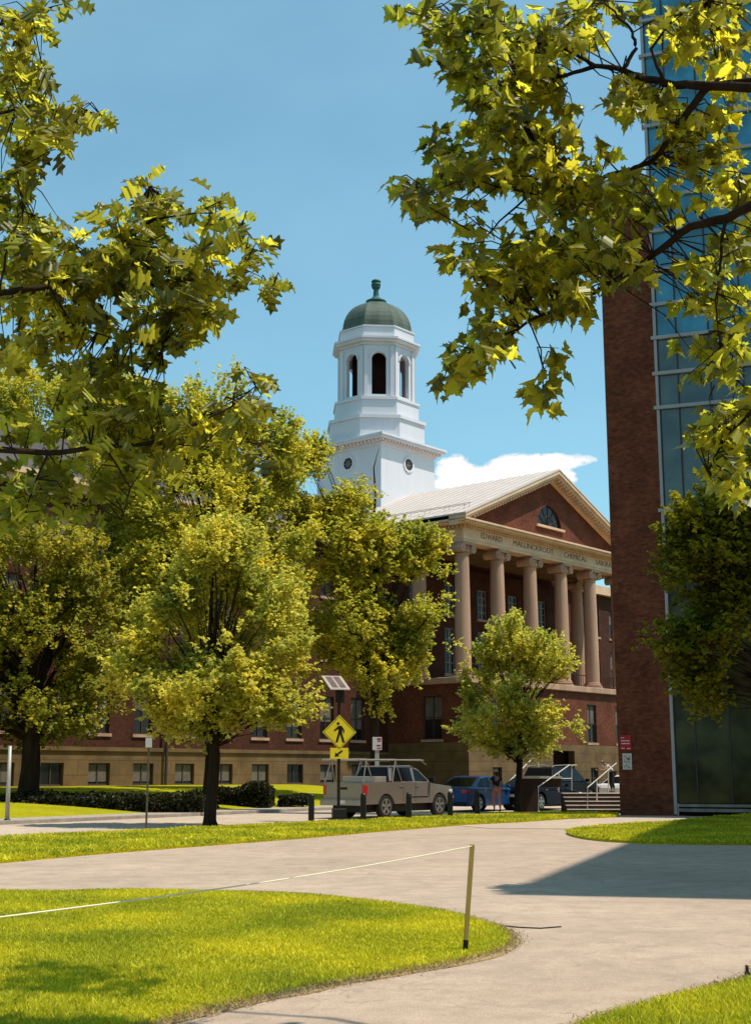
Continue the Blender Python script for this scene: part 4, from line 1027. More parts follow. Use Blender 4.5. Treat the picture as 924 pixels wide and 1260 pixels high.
# ------------------------------------------------------------------ stake and string
sx, sy, _ = G(572, 1172)
st = thing('survey_stake', 'leaning wooden stake planted at the tip of the foreground lawn', 'stake', (sx, sy, 0))
tpx = Vector(D(581, 1039, sy))-Vector((sx, sy, 0))
mb = MB(); 
d = tpx.normalized(); a = Vector((1, 0, -d.x)).normalized()*.022; bq = Vector((0, .012, 0))
bot_ = -d*.08
mb.add([bot_-a-bq, bot_+a-bq, bot_+a+bq, bot_-a+bq, tpx-a-bq, tpx+a-bq, tpx+a+bq, tpx-a+bq], [(0,3,2,1),(4,5,6,7),(0,1,5,4),(1,2,6,5),(2,3,7,6),(3,0,4,7)]); mb.build('shaft', M['wood'], st, bevel=.003)
mb = MB(); mb.add([bot_-a*1.03-bq*1.1, bot_+a*1.03-bq*1.1, bot_+a*1.03+bq*1.1, bot_-a*1.03+bq*1.1]+[p+d*.19 for p in (bot_-a*1.03-bq*1.1, bot_+a*1.03-bq*1.1, bot_+a*1.03+bq*1.1, bot_-a*1.03+bq*1.1)], [(0,3,2,1),(4,5,6,7),(0,1,5,4),(1,2,6,5),(2,3,7,6),(3,0,4,7)]); mb.build('painted_foot', M['black'], st)
s0 = Vector((sx, sy, 0))+tpx*.985; s1 = Vector(D(-60, 1136, 6.4))
mb = MB(); pts = [s0.lerp(s1, t/16)-Vector((0, 0, .035*math.sin(math.pi*t/16))) for t in range(17)]
mb.tube(pts, .0042, 4); tag(mb.build('string_line', M['string']), 'white string running from the stake top across the lawn to the left', 'string')
gx, gy, _ = G(919, 1201)
mb = MB(); mb.lathe([(.02, 0), (.022, .02), (.014, .04), (.013, .07), (.018, .075), (.008, .085)], (0, 0), 10); o = mb.build('irrigation_head', M['dkmetal']); o.location = (gx, gy, .0); tag(o, 'short black peg standing at the right edge of the corner lawn', 'peg')
# hose-like crack seal mark across the paving
mb = MB(); pts = [Vector(G(x, y))+Vector((0, 0, .0)) for x, y in ((606,1136),(620,1139),(640,1141),(665,1142),(690,1140))]
mb.tube([p+Vector((0, 0, -.002)) for p in pts], .008, 5); tag(mb.build('thin_cable', M['conc_dk']), 'thin dark cable lying on the paving beside the lawn tip', 'cable')

# ------------------------------------------------------------------ bollards
def bollard(loc, label):
    th = thing('bollard', label, 'bollard', loc, 0, 'black bollards along the kerb')
    mb = MB(); mb.lathe([(.095, -.05), (.095, .80), (.085, .83), (.09, .84), (.09, .88), (.05, .93), (.01, .94)], (0, 0), 14); mb.build('post', M['dkmetal'], th, smooth=False)
    return th
b0 = bollard(G(383, 1014), 'black bollard on the grass edge left of the crossing sign')
bl = [(447,1012,'black bollard in front of the rear wheel of the pickup'),(503,1010,'black bollard in front of the pickup door'),(554,1007.5,'black bollard between the pickup and the blue car'),(587,1003.5,'black bollard in front of the blue car, beside the walking woman')]
for x, y, l in bl: copy_tree(b0, None, l, G(x, y))

# ------------------------------------------------------------------ signs
sgx, sgy, _ = G(417, 1011); k = sgy/(F*CT)
def Zr(y): return D(417, y, sgy)[2]
sg = thing('crossing_sign', 'yellow diamond pedestrian crossing sign with arrow plaque and solar panel on a dark post', 'sign', (sgx, sgy, 0), R(14))
mb = MB(); mb.tube([(0,.06,-.05),(0,.06,Zr(842))], .055, 10); mb.build('post', M['dkmetal'], sg)
mb = MB(); mb.prism([(-.30,-.2),(.34,-.2),(.34,.30),(-.30,.30)], 0, .10); mb.prism([(-.22,-.14),(.24,-.14),(.2,.24),(-.2,.24)], .10, .42); mb.build('base_block', M['dkmetal'], sg, bevel=.03)
zc0 = Zr(901); hd = 20.5*k; wd_ = 16.0*k/math.cos(R(14))
def poly_front(pts, y0, y1, mat, name, parent, bev=0):
    mb = MB(); mb.prism_xz(pts, y0, y1); return mb.build(name, mat, parent, bevel=bev)
dia = poly_front([(-hd,zc0),(0,zc0-hd),(hd,zc0),(0,zc0+hd)], -.02, -.005, M['yellow'], 'diamond_plate', sg)
mb = MB()
for q in range(4):
    A = [(-hd,zc0),(0,zc0-hd),(hd,zc0),(0,zc0+hd)]; p, r = A[q], A[(q+1) % 4]
    def sc_(v, s): return (v[0]*s, zc0+(v[1]-zc0)*s)
    mb.prism_xz([sc_(p,.93), sc_(r,.93), sc_(r,.90), sc_(p,.90)], -.0245, -.0215)
mb.build('border', M['black'], dia)
s_ = hd/1.0
mb = MB()
def sh_(pts): mb.prism_xz([(x*s_, zc0+y*s_) for x, y in pts], -.0245, -.0215)
sh_([(-.02+.085*math.cos(2*math.pi*q/12)-.06, .50+.085*math.sin(2*math.pi*q/12)) for q in range(12)])
sh_([(-.10,.36),(.10,.38),(.20,.28),(.16,-.05),(-.08,-.05),(-.06,.12)])
sh_([(-.08,.34),(-.34,.12),(-.28,.05),(-.06,.20)]); sh_([(.15,.34),(.30,.12),(.28,-.06),(.22,-.06),(.22,.10),(.12,.22)])
sh_([(-.08,-.05),(.06,-.05),(-.10,-.58),(-.24,-.58)]); sh_([(.02,-.05),(.16,-.05),(.32,-.58),(.18,-.58)])
mb.build('walking_figure', M['black'], dia)
za = Zr(927); w2, h2 = .31, 6.4*k
pl = poly_front([(-w2,za-h2),(w2,za-h2),(w2,za+h2),(-w2,za+h2)], -.02, -.005, M['yellow'], 'arrow_plate', sg)
mb = MB(); mb.prism_xz([(-.16,za-.11),(.0,za-.09),(-.04,za-.05),(.12,za+.07),(.07,za+.11),(-.08,za-.01),(-.13,za+.03)], -.0245, -.0215); mb.build('arrow', M['black'], pl)
mb = MB(); zb = Zr(856); mb.box(-.10, .17, .0, .2, zb-.24, zb+.2); mb.build('control_box', M['dkmetal'], sg, bevel=.02)
zs_ = Zr(840); mb = MB()
c_ = math.cos(R(38)); s2_ = math.sin(R(38))
def pan(x, u_, h_): return (x-.12+u_*.22, .06-u_*c_*.9+h_*.3, zs_-.02-u_*s2_*.9+h_)
pw, pl_ = .34, .42
mb.add([pan(-pw,-pl_,0),pan(pw,-pl_,0),pan(pw,pl_,0),pan(-pw,pl_,0),pan(-pw,-pl_,.04),pan(pw,-pl_,.04),pan(pw,pl_,.04),pan(-pw,pl_,.04)], [(0,3,2,1),(4,5,6,7),(0,1,5,4),(1,2,6,5),(2,3,7,6),(3,0,4,7)])
sp_ = mb.build('solar_panel', surf('solar_frame', (.42, .34, .30), .4, .05), sg)
mb = MB()
for xa, xb in ((-.24, -.03), (.03, .24)):
    mb.add([pan(xa,-.36,.043),pan(xb,-.36,.043),pan(xb,.36,.043),pan(xa,.36,.043)], [(0,1,2,3)])
mb.build('solar_cell', surf('solar_cell', (.16, .10, .075), .3, .2), sp_)
# parking sign behind the pickup
psx, psy, _ = D(464, 950, 56); kp = psy/(F*CT)
pk = thing('parking_sign', 'white parking restriction sign with red print on a pale post behind the pickup', 'sign', (psx, psy, 0), R(8))
def Zp(y): return D(464, y, psy)[2]
mb = MB(); mb.box(-.09, .09, .0, .05, -.05, Zp(908)); mb.build('post', M['galv'], pk)
mb = MB(); mb.box(-.20, .20, -.025, -.003, Zp(923), Zp(907)); pl = mb.build('plate', M['signwhite'], pk, bevel=.005)
mb = MB(); z1 = Zp(907); mb.box(.0, .17, -.03, -.026, z1-.12, z1-.04); mb.box(.02, .16, -.03, -.026, z1-.19, z1-.15); mb.box(-.02, .15, -.03, -.026, z1-.38, z1-.32); mb.box(.0,.17,-.03,-.026,z1-.48,z1-.44); mb.build('print', M['red'], pl)
# thin signpost left
tx, ty, _ = G(180, 1023.5)
ts = thing('signpost', 'thin grey signpost with a small tag on top, on the grass strip', 'sign', (tx, ty, 0))
mb = MB(); mb.box(-.025, .025, -.02, .02, -.05, D(180, 908, ty)[2]); mb.build('post', surf('post_metal', (.12, .09, .06), .6), ts)
zt_ = D(180, 908, ty)[2]; mb = MB(); mb.box(-.09, .09, -.035, -.022, zt_-.26, zt_); mb.build('plate', M['signwhite'], ts)
# pale leaning post at far left
gx, gy, _ = G(9, 1014)
gp = thing('metal_post', 'pale slightly leaning metal post by the kerb at the far left edge', 'post', (gx, gy, 0))
mb = MB(); p1 = Vector(D(13, 918, gy))-Vector((gx, gy, 0)); mb.tube([(0,0,-.05), tuple(p1*.5), tuple(p1)], [.075, .065, .055], 10); mb.build('shaft', M['galv'], gp, smooth=True)
mb = MB(); mb.lathe([(.12, 0), (.12, .12), (.08, .16)], (0, 0), 10); mb.build('base_collar', M['dkmetal'], gp)
# ------------------------------------------------------------------ vehicles
def paint(name, col, metal=.4, coat=.25, spec=.35): return surf(name, col, .34 if coat else .5, .06, 1, 8, metal=metal, spec=spec, coat=coat)
M['tyre'] = surf('tyre_rubber', (.015, .013, .012), .85, .2)
M['rim'] = surf('alloy_rim', (.35, .32, .30), .35, .1, metal=.7)
M['carglass'] = glass('car_glass', (.008, .008, .009), .08, .12)
M['lampred'] = surf('tail_lamp', (.45, .01, .015), .25, .1, spec=.6)
M['lampclear'] = surf('head_lamp', (.6, .58, .55), .2, .1, spec=.7)
def arch(cx, r, zb, n=9):
    a0 = math.asin(min(.99, (zb-.36)/r)) if True else 0
    return [(cx+r*math.cos(t), .36+r*math.sin(t)) for t in [a0+(math.pi-2*a0)*k/n for k in range(n+1)]][::-1]
def wheel(parent, x, y, r=.34, side=-1):
    wd = .11
    def lat(prof, nm, m, par, n=20, smooth=False):
        b = MB(); vs = []
        for rr_, yy_ in prof:
            for k in range(n): t = 2*math.pi*k/n; vs.append((x+rr_*math.cos(t), y+yy_*side*-1, r+rr_*math.sin(t)))
        fs = [(j*n+k, j*n+(k+1) % n, (j+1)*n+(k+1) % n, (j+1)*n+k) for j in range(len(prof)-1) for k in range(n)]+[tuple(range(n)), tuple((len(prof)-1)*n+k for k in range(n))]
        b.add(vs, fs); return b.build(nm, m, par, smooth=smooth)
    t_ = lat([(r*.90, -wd), (r, -wd*.7), (r, wd*.7), (r*.90, wd), (r*.66, wd)], 'wheel', M['tyre'], parent)
    # rim faces outward (side)
    b = MB(); yo = y+side*(wd+.006)
    n = 5
    for k in range(n):
        t = 2*math.pi*k/n+.3; c_, s_ = math.cos(t), math.sin(t); p = r*.62; w_ = .035
        b.add([(x+c_*.03-s_*w_, yo, r+s_*.03+c_*w_), (x+c_*.03+s_*w_, yo, r+s_*.03-c_*w_), (x+c_*p+s_*w_*1.5, yo, r+s_*p-c_*w_*1.5), (x+c_*p-s_*w_*1.5, yo, r+s_*p+c_*w_*1.5),
               (x+c_*.03-s_*w_, yo-side*.03, r+s_*.03+c_*w_), (x+c_*.03+s_*w_, yo-side*.03, r+s_*.03-c_*w_), (x+c_*p+s_*w_*1.5, yo-side*.03, r+s_*p-c_*w_*1.5), (x+c_*p-s_*w_*1.5, yo-side*.03, r+s_*p+c_*w_*1.5)],
              [(0,1,2,3),(4,7,6,5),(0,4,5,1),(1,5,6,2),(2,6,7,3),(3,7,4,0)])
    vs = []; m_ = 20
    for rr_ in (r*.60, r*.68):
        for k in range(m_): t = 2*math.pi*k/m_; vs.append((x+rr_*math.cos(t), yo+side*.002, r+rr_*math.sin(t)))
    b.add(vs, [(k, (k+1) % m_, m_+(k+1) % m_, m_+k) for k in range(m_)])
    b.build('rim', M['rim'], t_)
def car(name, label, cat, loc, rot, mp, lower, cabin, wheels, W_, glasses, r=.34, tum=.42, belt=.95, extra=None):
    th = thing(name, label, cat, loc, rot)
    b = MB(); b.prism_xz(lower, -W_/2, W_/2); b.build('body', mp, th, bevel=.07, segs=3, smooth=False)
    def yw(z): return W_/2-.05-(z-belt)*tum
    n = len(cabin); b = MB()
    b.add([(x, -yw(z), z) for x, z in cabin]+[(x, yw(z), z) for x, z in cabin], [tuple(range(n)), tuple(range(2*n-1, n-1, -1))]+[((i+1) % n, i, n+i, n+(i+1) % n) for i in range(n)])
    b.build('cabin', mp, th, bevel=.05, segs=3)
    for nm, poly in glasses:
        for sg_ in (-1, 1):
            b = MB(); b.add([(x, sg_*(yw(z)+.006), z) for x, z in poly], [tuple(range(len(poly)))]); b.build(nm, M['carglass'], th)
    def end_glass(nm, p, q):
        d = Vector((q[0]-p[0], 0, q[1]-p[1])); nn = Vector((-d.z, 0, d.x)).normalized()*.008
        if nm == 'rear_window': nn = -nn if nn.x > 0 else nn
        else: nn = -nn if nn.x < 0 else nn
        a_, c_ = Vector((p[0], 0, p[1]))+d*.08+nn, Vector((p[0], 0, p[1]))+d*.92+nn
        b = MB(); b.add([(a_.x, -yw(a_.z)+.07, a_.z), (a_.x, yw(a_.z)-.07, a_.z), (c_.x, yw(c_.z)-.09, c_.z), (c_.x, -yw(c_.z)+.09, c_.z)], [(0,1,2,3)]); b.build(nm, M['carglass'], th)
    end_glass('windscreen', cabin[0], cabin[1]); end_glass('rear_window', cabin[-1], cabin[-2])
    b = MB(); x0 = min(p[0] for p in lower)+.25; x1 = max(p[0] for p in lower)-.25; b.box(x0, x1, -W_/2+.22, W_/2-.22, .22, .8); b.build('underbody', M['black'], th)
    for x in wheels:
        for sg_ in (-1, 1): wheel(th, x, sg_*(W_/2-.13), r, sg_)
    return th, yw
def sedan_lower(L, hood=.86, deck=1.0, zb=.24, r=.40, xr=-1.32, xf=1.42):
    h = L/2
    return [(-h+.05, zb)]+arch(xr, r, zb)+arch(xf, r, zb)+[(h-.12, zb), (h, .40), (h-.02, .62), (h-.22, .76), (1.0, .95), (-1.55, 1.0), (-h+.12, deck), (-h, .80), (-h, .42)]
carrot = math.atan2(RD.y, RD.x); LEFT = Vector((-RD.y, RD.x, 0)); FWD = Vector((RD.x, RD.y, 0))
def at_corner(px, py, L, W_): c = Vector(G(px, py)); return c+FWD*(L/2)+LEFT*(W_/2)

blue = paint('blue_car_paint', (.010, .055, .17), .2)
cabin = [(1.05, .94), (.30, 1.37), (-.25, 1.45), (-.95, 1.40), (-1.80, .99)]
sg_ = [('side_window', [(.86, 1.0), (.28, 1.32), (-.22, 1.39), (-.22, 1.0)]), ('side_window', [(-.30, 1.0), (-.30, 1.39), (-.88, 1.35), (-1.35, 1.08), (-1.30, 1.0)])]
def sedan(name, label, loc, rot, mp, cat='car'):
    th, yw = car(name, label, cat, loc, rot, mp, sedan_lower(4.5), cabin, (-1.32, 1.42), 1.80, sg_)
    for s in (-1, 1):
        b = MB(); b.box(-2.27, -2.0, min(s*.62, s*.91), max(s*.62, s*.91), .74, .90); b.build('tail_lamp', M['lampred'], th, bevel=.02)
        b = MB(); b.box(1.98, 2.24, min(s*.55, s*.905), max(s*.55, s*.905), .60, .72); b.build('headlight', M['lampclear'], th, bevel=.02)
        b = MB(); b.box(.72, .86, min(s*.9, s*1.06), max(s*.9, s*1.06), .97, 1.08); b.build('wing_mirror', mp, th, bevel=.02)
        for xx in (.1, -.85): 
            b = MB(); b.box(xx-.12, xx+.02, min(s*.9, s*.925), max(s*.9, s*.925), .84, .87); b.build('door_handle', M['rim'], th)
        b = MB(); b.box(-.28, -.27, min(s*.9, s*.9035), max(s*.9, s*.9035), .34, .97); b.box(.78, .79, min(s*.9, s*.9035), max(s*.9, s*.9035), .34, .92); b.build('door_gap', M['black'], th)
    b = MB(); b.box(-2.275, -2.255, -.26, .26, .56, .68); b.build('number_plate', M['signwhite'], th)
    b = MB(); b.box(-2.28, -2.2, -.8, .8, .30, .36); b.build('bumper_trim', M['black'], th)
    return th
sedan('parked_car', 'blue saloon car parked in front of the silver pickup, behind the walking woman', at_corner(575, 999.6, 4.5, 1.8), carrot, blue)
sedan('parked_car', 'dark navy car half hidden behind the low dark wall by the steps', at_corner(650, 997.5, 4.5, 1.8)+FWD*(-.4)+Vector((.3, 0, 0)), carrot, paint('navy_car_paint', (.003, .004, .014), .0, .0, .12))
p = Vector(D(775, 950, 70)); p.z = 0
sedan('parked_car', 'white car just showing between the leaning person and the tall brick wall', p, carrot, paint('white_car_paint', (.75, .70, .66), .0))
# dark suv
suvp = paint('black_suv_paint', (.004, .0035, .004), .0, 0, .12)
h = 2.35
lower = [(-h+.05, .32)]+arch(-1.4, .44, .32)+arch(1.45, .44, .32)+[(h-.1, .32), (h, .55), (h, .85), (h-.15, 1.0), (1.15, 1.10), (-h+.05, 1.12), (-h, .9), (-h, .5)]
p = Vector(D(688, 950, 66)); p.z = 0
th, yw = car('parked_suv', 'black sport utility vehicle with roof rails behind the steps', 'car', p, carrot, suvp, lower, [(1.2, 1.10), (.45, 1.76), (-.3, 1.86), (-1.9, 1.80), (-2.3, 1.14)], (-1.4, 1.45), 1.92,
    [('side_window', [(.98, 1.16), (.42, 1.68), (-.2, 1.76), (-.2, 1.16)]), ('side_window', [(-.3, 1.16), (-.3, 1.76), (-1.2, 1.75), (-1.2, 1.16)]), ('side_window', [(-1.3, 1.16), (-1.3, 1.74), (-1.85, 1.70), (-2.1, 1.2)])], r=.38, belt=1.1, tum=.32)
for s in (-1, 1):
    b = MB(); b.tube([(.2, s*.70, 1.90), (-.3, s*.70, 1.95), (-1.7, s*.70, 1.91), (-1.95, s*.70, 1.84)], .022, 6); b.build('roof_rail', M['rim'], th)
    b = MB(); b.box(2.1, 2.36, min(s*.6, s*.95), max(s*.6, s*.95), .78, .94); b.build('headlight', M['lampclear'], th, bevel=.02)
    b = MB(); b.box(.85, 1.0, min(s*.96, s*1.15), max(s*.96, s*1.15), 1.12, 1.28); b.build('wing_mirror', suvp, th, bevel=.03)
# pickup
pkp = paint('silver_pickup_paint', (.25, .195, .17), .5, .5)
Lp, Wp = 5.4, 1.84; h = Lp/2
lower = [(-h+.02, .50)]+arch(-1.45, .50, .50)+arch(2.0-.15, .50, .50)+[(h-.15, .42), (h, .55), (h, .95), (h-.12, 1.08), (1.05, 1.22), (-.35, 1.26), (-.42, 1.26), (-.44, 1.24), (-h, 1.24), (-h, .62)]
pc = at_corner(449, 1008.5, Lp, Wp)
th, yw = car('pickup_truck', 'silver pickup truck with a ladder rack parked behind the black bollards', 'pickup truck', pc, carrot, pkp, lower,
    [(1.45, 1.17), (.75, 1.72), (.35, 1.84), (-.95, 1.82), (-1.15, 1.26)], (-1.45, 1.85), Wp,
    [('side_window', [(1.18, 1.28), (.70, 1.66), (.42, 1.74), (.36, 1.28)]), ('side_window', [(.24, 1.28), (.24, 1.76), (-.78, 1.74), (-.98, 1.32), (-.98, 1.28)])], r=.41, belt=1.2, tum=.34)
b = MB(); b.box(-h-.012, -h-.002, -.80, .80, .72, 1.20); tg = b.build('tailgate', pkp, th, bevel=.004)
b = MB(); b.box(-h-.03, -h-.013, -.14, .14, 1.0, 1.08); b.build('handle', M['black'], tg)
b = MB(); b.box(-h-.16, -h+.05, -.97, .97, .46, .66); b.build('rear_bumper', surf('chrome_bumper', (.28, .24, .22), .3, .1, metal=.7), th, bevel=.03)
b = MB(); b.box(-h-.175, -h-.162, -.18, .12, .52, .64); b.build('number_plate', M['signwhite'], th)
for s in (-1, 1):
    b = MB(); b.box(-h-.025, -h+.15, min(s*.80, s*.93), max(s*.80, s*.93), .82, 1.16); b.build('tail_lamp', M['lampred'], th, bevel=.02)
    b = MB(); b.box(h-.25, h-.02, min(s*.6, s*.925), max(s*.6, s*.925), .78, .98); b.build('headlight', M['lampclear'], th, bevel=.02)
    b = MB(); b.box(1.12, 1.26, min(s*.92, s*1.14), max(s*.92, s*1.14), 1.22, 1.42); b.build('wing_mirror', M['black'], th, bevel=.03)
    for xx in (.42, -.55): 
        b = MB(); b.box(xx-.14, xx+.06, min(s*.915, s*.945), max(s*.915, s*.945), 1.08, 1.12); b.build('door_handle', M['rim'], th)
    b = MB()
    for xx in (.30, -.45, 1.20): b.box(xx-.006, xx+.006, min(s*.92, s*.9235), max(s*.92, s*.9235), .56, 1.22)
    b.box(-.3, 1.1, min(s*.92, s*.928), max(s*.92, s*.928), .70, .74); b.build('door_gap', M['black'], th)
rk = MB()
zR = 2.02
for s in (-1, 1):
    rk.tube([(-h-.25, s*.78, zR), (1.0, s*.78, zR)], .026, 6)
    for xx in (-h+.25, -.75):
        rk.tube([(xx-.28, s*.86, 1.24), (xx, s*.78, zR)], .02, 6); rk.tube([(xx+.28, s*.86, 1.24), (xx, s*.78, zR)], .02, 6)
for xx in (-h-.15, -h+.25, -.75, .8): rk.tube([(xx, -.80, zR+.03), (xx, .80, zR+.03)], .022, 6)
rk.tube([(.8, -.78, zR), (1.15, -.80, 1.86)], .02, 5)
rk.build('ladder_rack', surf('rack_metal', (.36, .31, .28), .4, .1, metal=.5), th)
b = MB(); b.box(-1.9, -1.2, -.72, .72, 1.245, 1.45); b.build('tool_box', surf('tool_box_metal', (.42, .36, .32), .4, .1, metal=.5), th, bevel=.02)

# ------------------------------------------------------------------ steps, terrace, rails, wall
S0 = G(730, 1000.5)[1]; xl, xr_ = D(697, 950, S0)[0], 10.15
tr_ = thing('concrete_steps', 'five wide concrete steps with pale edges left of the tall brick wall', 'steps', ((xl+xr_)/2, S0, 0))
cx_ = (xl+xr_)/2
b = MB(); nb = MB()
for k in range(5):
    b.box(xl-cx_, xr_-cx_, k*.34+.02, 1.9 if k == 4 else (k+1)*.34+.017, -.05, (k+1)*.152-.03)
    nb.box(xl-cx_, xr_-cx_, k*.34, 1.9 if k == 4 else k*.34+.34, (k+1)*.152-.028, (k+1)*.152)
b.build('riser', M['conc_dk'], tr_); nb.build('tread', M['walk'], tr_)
def rail(label, polys, rad=.024):
    base = Vector(D(polys[0][0][0], polys[0][0][1], polys[0][0][2])); b = MB()
    for pl in polys: b.tube([Vector(D(*q))-Vector((base.x, base.y, 0)) for q in pl], rad, 6)
    o = b.build('handrail', M['rail']); o.location = (base.x, base.y, 0); tag(o, label, 'handrail'); return o
rail('pale metal handrail at the left side of the steps, beside the navy car', [[(662, 1001, 53.4), (662, 968, 53.4), (700, 941.5, 56.0), (709, 941.5, 56.3)], [(687, 950.5, 55.1), (687, 975, 55.1)], [(703, 941.5, 56.2), (703, 973, 56.2)], [(687, 958, 55.1), (703, 958, 56.2)]])
rail('pale metal handrail climbing the steps against the tall brick wall', [[(722.5, 1003, 53.3), (722.5, 969, 53.3), (758, 939, 55.0)], [(734, 960, 53.9), (734, 998, 53.9)], [(748, 947.5, 54.5), (748, 985, 54.5)]])
rail('thin pale handrail climbing behind the young tree trunk', [[(623, 965, 72), (650, 938, 74), (662, 927, 75)], [(623, 965, 72), (623, 982, 72)], [(640, 948, 73), (640, 980, 73)], [(662, 927, 75), (662, 975, 75)]], .035)
wl = thing('retaining_wall', 'low dark wall with a pale coping between the woman and the steps', 'wall', (D(650, 950, 54.6)[0], 54.6, 0))
xa, xb = D(641, 950, 54.6)[0]-wl.location.x, D(661, 950, 54.6)[0]-wl.location.x
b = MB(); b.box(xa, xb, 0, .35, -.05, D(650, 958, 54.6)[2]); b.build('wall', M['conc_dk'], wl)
b = MB(); zz = D(650, 958, 54.6)[2]; b.box(xa-.25, xb+1.0, -.05, .40, zz+.003, zz+.09); b.build('coping', M['rail'], wl)
b = MB(); b.box(xb+.003, xb+.997, .1, .3, zz-.35, zz); b.build('end_panel', M['conc_dk'], wl)

# ------------------------------------------------------------------ people
skin_m = surf('skin', (.36, .19, .12), .6, .08); hair_m = surf('brown_hair', (.05, .022, .012), .7, .3, 20, 60)
def skinned(name, nodes, edges, mat, parent, sub=2, root=0):
    me = bpy.data.meshes.new(name); me.from_pydata([n[0] for n in nodes], edges, []); me.materials.append(mat)
    o = bpy.data.objects.new(name, me); COL.objects.link(o); o.parent = parent
    sk = o.modifiers.new('Skin', 'SKIN'); sk.use_smooth_shade = True
    for i, n in enumerate(nodes):
        r_ = n[1] if isinstance(n[1], tuple) else (n[1], n[1]); me.skin_vertices[0].data[i].radius = r_; me.skin_vertices[0].data[i].use_root = (i == root)
    sd_ = o.modifiers.new('Sub', 'SUBSURF'); sd_.levels = sub; sd_.render_levels = sub
    return o
def person(label, loc, rot, J, top, pants, shoes, hat=None, sleeves=True, scale=1.0, hair_long=True):
    th = thing('person', label, 'person', loc, rot); th.scale = (scale,)*3
    # body graph; local x = left, y = back, so the figure faces -y
    nodes = [(J['pel'], (.13, .10)), (J['spine'], (.115, .09)), (J['chest'], (.145, .10)), (J['neck'], (.05, .05)), (J['head0'], (.062, .07)), (J['head'], (.075, .092)), (J['crown'], (.05, .06))]
    edges = [(0, 1), (1, 2), (2, 3), (3, 4), (4, 5), (5, 6)]
    for s in ('L', 'R'):
        i = len(nodes)
        nodes += [(J['sh'+s], .055), (J['el'+s], .038), (J['wr'+s], .024), (J['ha'+s], (.034, .018))]; edges += [(2, i), (i, i+1), (i+1, i+2), (i+2, i+3)]
        w_, h_ = Vector(J['wr'+s]), Vector(J['ha'+s]); d = (h_-w_).normalized(); sd_ = d.cross(Vector((0, 1, 0)));
        sd_ = sd_.normalized() if sd_.length > .1 else Vector((1, 0, 0)); q = len(nodes)
        for k, ln in enumerate((.06, .075, .08, .07)):
            f0 = h_+sd_*(k-1.5)*.017+d*.03; f1 = f0+d*ln*.5; f2 = f1+d*ln*.4+Vector((0, -.012, 0)); j = len(nodes)
            nodes += [(tuple(f0), .008), (tuple(f1), .008), (tuple(f2), .007)]; edges += [(i+3, j), (j, j+1), (j+1, j+2)]
        f0 = w_+d*.03-sd_*.03; f1 = f0+d*.045-sd_*.015; j = len(nodes); nodes += [(tuple(f0), .010), (tuple(f1), .009)]; edges += [(i+3, j), (j, j+1)]
        i = len(nodes); nodes += [(J['hip'+s], .085), (J['kn'+s], .052), (J['an'+s], .034), (J['to'+s], (.035, .025))]; edges += [(0, i), (i, i+1), (i+1, i+2), (i+2, i+3)]
    body = skinned('body', nodes, edges, skin_m, th, 1)
    hc = Vector(J['head']); fd = (Vector(J['face'])).normalized(); rt = fd.cross(Vector((0, 0, 1))).normalized()
    b = MB()
    for s in (-1, 1):
        c_ = hc+fd*.088+rt*s*.032+Vector((0, 0, .005)); b.lathe([(.002, c_.z-.010), (.011, c_.z), (.002, c_.z+.010)], (c_.x, c_.y), 6)
    b.build('eyes', M['black'], th)
    b = MB(); n0 = hc+fd*.088; b.add([n0+Vector((0, 0, .01)), n0-rt*.014-Vector((0, 0, .03)), n0+rt*.014-Vector((0, 0, .03)), n0+fd*.028-Vector((0, 0, .025))], [(0,1,3),(0,3,2),(1,2,3)]); b.build('nose', skin_m, th)
    b = MB(); n0 = hc+fd*.090-Vector((0, 0, .055)); b.add([n0-rt*.024, n0+rt*.024, n0+rt*.018-Vector((0, 0, .010)), n0-rt*.018-Vector((0, 0, .010))], [(0,1,2,3)]); b.build('mouth', surf('lips', (.25, .08, .06), .6), th)
    # hair
    hn = [(tuple(hc+Vector((0, 0, .045))-fd*.03), .085), (tuple(hc-fd*.05+Vector((0, 0, -.02))), .075)]
    if hair_long: hn.append((tuple(hc-fd*.07+Vector((0, 0, -.13))), .055))
    skinned('hair', hn, [(i, i+1) for i in range(len(hn)-1)], hair_m, th, 2)
    # clothes
    skinned('top', [(tuple(Vector(J['pel'])+Vector((0, 0, .04))), (.145, .115)), (J['spine'], (.13, .105)), (J['chest'], (.165, .12)), (tuple(Vector(J['neck'])-Vector((0, 0, .05))), .06)]+sum([[(J['sh'+s], .068), (tuple(Vector(J['sh'+s]).lerp(Vector(J['el'+s]), .55)), .055)] for s in ('L', 'R')], []), [(0, 1), (1, 2), (2, 3), (2, 4), (4, 5), (2, 6), (6, 7)], top, th)
    skinned('trousers', [(J['pel'], (.145, .12))]+sum([[(J['hip'+s], .10), (J['kn'+s], .068), (tuple(Vector(J['an'+s])+Vector((0, 0, .07))), .052)] for s in ('L', 'R')], []), [(0, 1), (1, 2), (2, 3), (0, 4), (4, 5), (5, 6)], pants, th)
    for s in ('L', 'R'):
        a_ = Vector(J['an'+s]); t_ = Vector(J['to'+s]); d = (t_-a_); d.z = 0
        skinned('shoe', [((a_.x, a_.y, t_.z+.02), (.042, .038)), (tuple(t_-d*.1+Vector((0, 0, .005))), (.042, .03)), (tuple(t_+d*.25), (.035, .024))], [(0, 1), (1, 2)], shoes, th, 1)
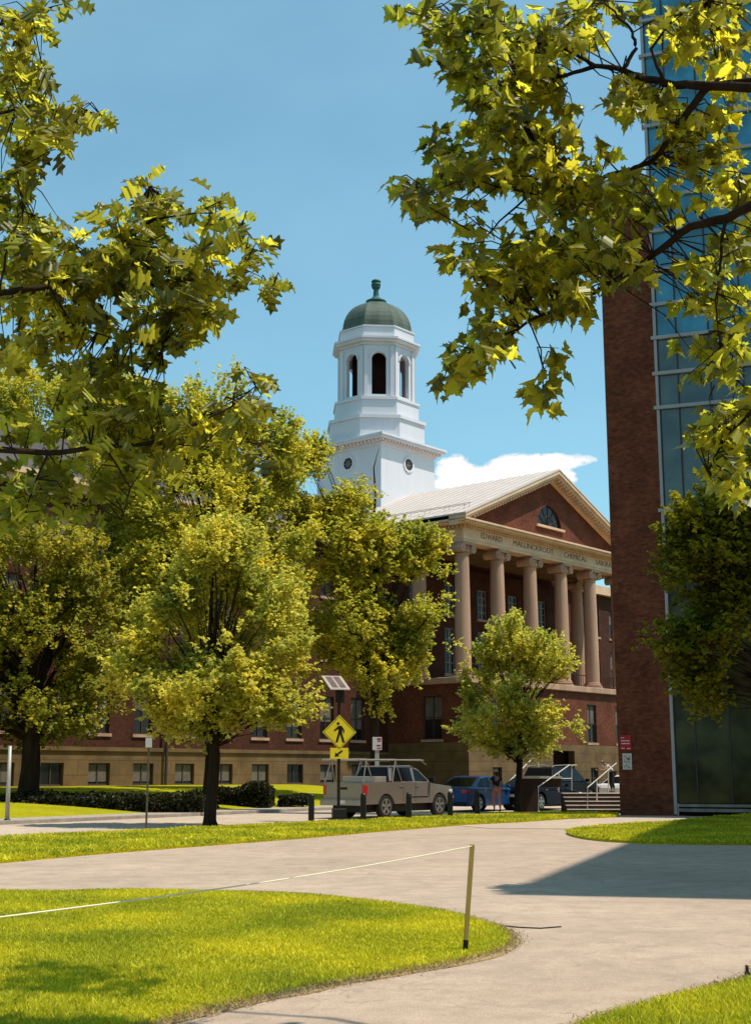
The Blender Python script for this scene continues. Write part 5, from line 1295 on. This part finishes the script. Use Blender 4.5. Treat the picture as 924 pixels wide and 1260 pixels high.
    if hat:
        b = MB(); c_ = hc+Vector((0, 0, .05)); b.lathe([(.105, c_.z), (.105, c_.z+.03), (.09, c_.z+.075), (.04, c_.z+.10)], (c_.x, c_.y), 14)
        q = c_+fd*.10; b.add([q-rt*.08, q+rt*.08, q+rt*.06+fd*.08, q-rt*.06+fd*.08, q-rt*.08+Vector((0,0,.015)), q+rt*.08+Vector((0,0,.015)), q+rt*.06+fd*.08+Vector((0,0,.012)), q-rt*.06+fd*.08+Vector((0,0,.012))], [(0,1,2,3),(4,5,6,7),(0,1,5,4),(1,2,6,5),(2,3,7,6),(3,0,4,7)])
        b.build('cap', hat, th, smooth=False)
    return th
J = dict(pel=(0, 0, .93), spine=(0, .01, 1.10), chest=(0, .0, 1.30), neck=(0, -.01, 1.44), head0=(0, -.02, 1.50), head=(0, -.025, 1.565), crown=(0, -.02, 1.64), face=(0, -1, 0),
    shL=(.17, 0, 1.37), elL=(.29, .05, 1.13), wrL=(.27, -.12, .95), haL=(.26, -.16, .90), shR=(-.17, 0, 1.37), elR=(-.25, .10, 1.12), wrR=(-.26, .02, .88), haR=(-.26, .0, .81),
    hipL=(.09, 0, .88), knL=(.10, -.12, .50), anL=(.10, .0, .11), toL=(.11, -.13, .035), hipR=(-.09, 0, .88), knR=(-.10, .02, .49), anR=(-.10, .14, .10), toR=(-.11, .02, .035))
wy = G(611, 999)
person('woman in coral trousers, black top and pale cap walking beside the blue car', wy, R(200), J, surf('black_top', (.02, .014, .014), .8), surf('coral_trousers', (.95, .27, .17), .8), surf('shoes', (.03, .02, .02), .6), hat=surf('pale_cap', (.5, .36, .25), .7))
J2 = dict(pel=(0, .20, .90), spine=(0, .10, 1.04), chest=(0, -.07, 1.18), neck=(0, -.19, 1.28), head0=(0, -.24, 1.31), head=(0, -.30, 1.36), crown=(0, -.32, 1.43), face=(0, -1, -.3),
    shL=(.17, -.10, 1.21), elL=(.22, -.25, 1.02), wrL=(.16, -.45, 1.0), haL=(.14, -.50, 1.01), shR=(-.17, -.10, 1.21), elR=(-.22, -.25, 1.02), wrR=(-.16, -.45, 1.0), haR=(-.14, -.50, 1.01),
    hipL=(.09, .20, .86), knL=(.10, .14, .48), anL=(.10, .22, .11), toL=(.11, .08, .035), hipR=(-.09, .2, .86), knR=(-.10, .12, .48), anR=(-.10, .22, .10), toR=(-.11, .08, .035))
pp = Vector(D(748, 950, 55.3)); pp.z = .762
person('person in a loose white top bending over the handrail at the head of the steps', pp, R(-70), J2, surf('white_top', (.75, .68, .68), .8), surf('dark_trousers', (.03, .025, .03), .8), surf('dark_shoes', (.03, .02, .02), .6), scale=.92)
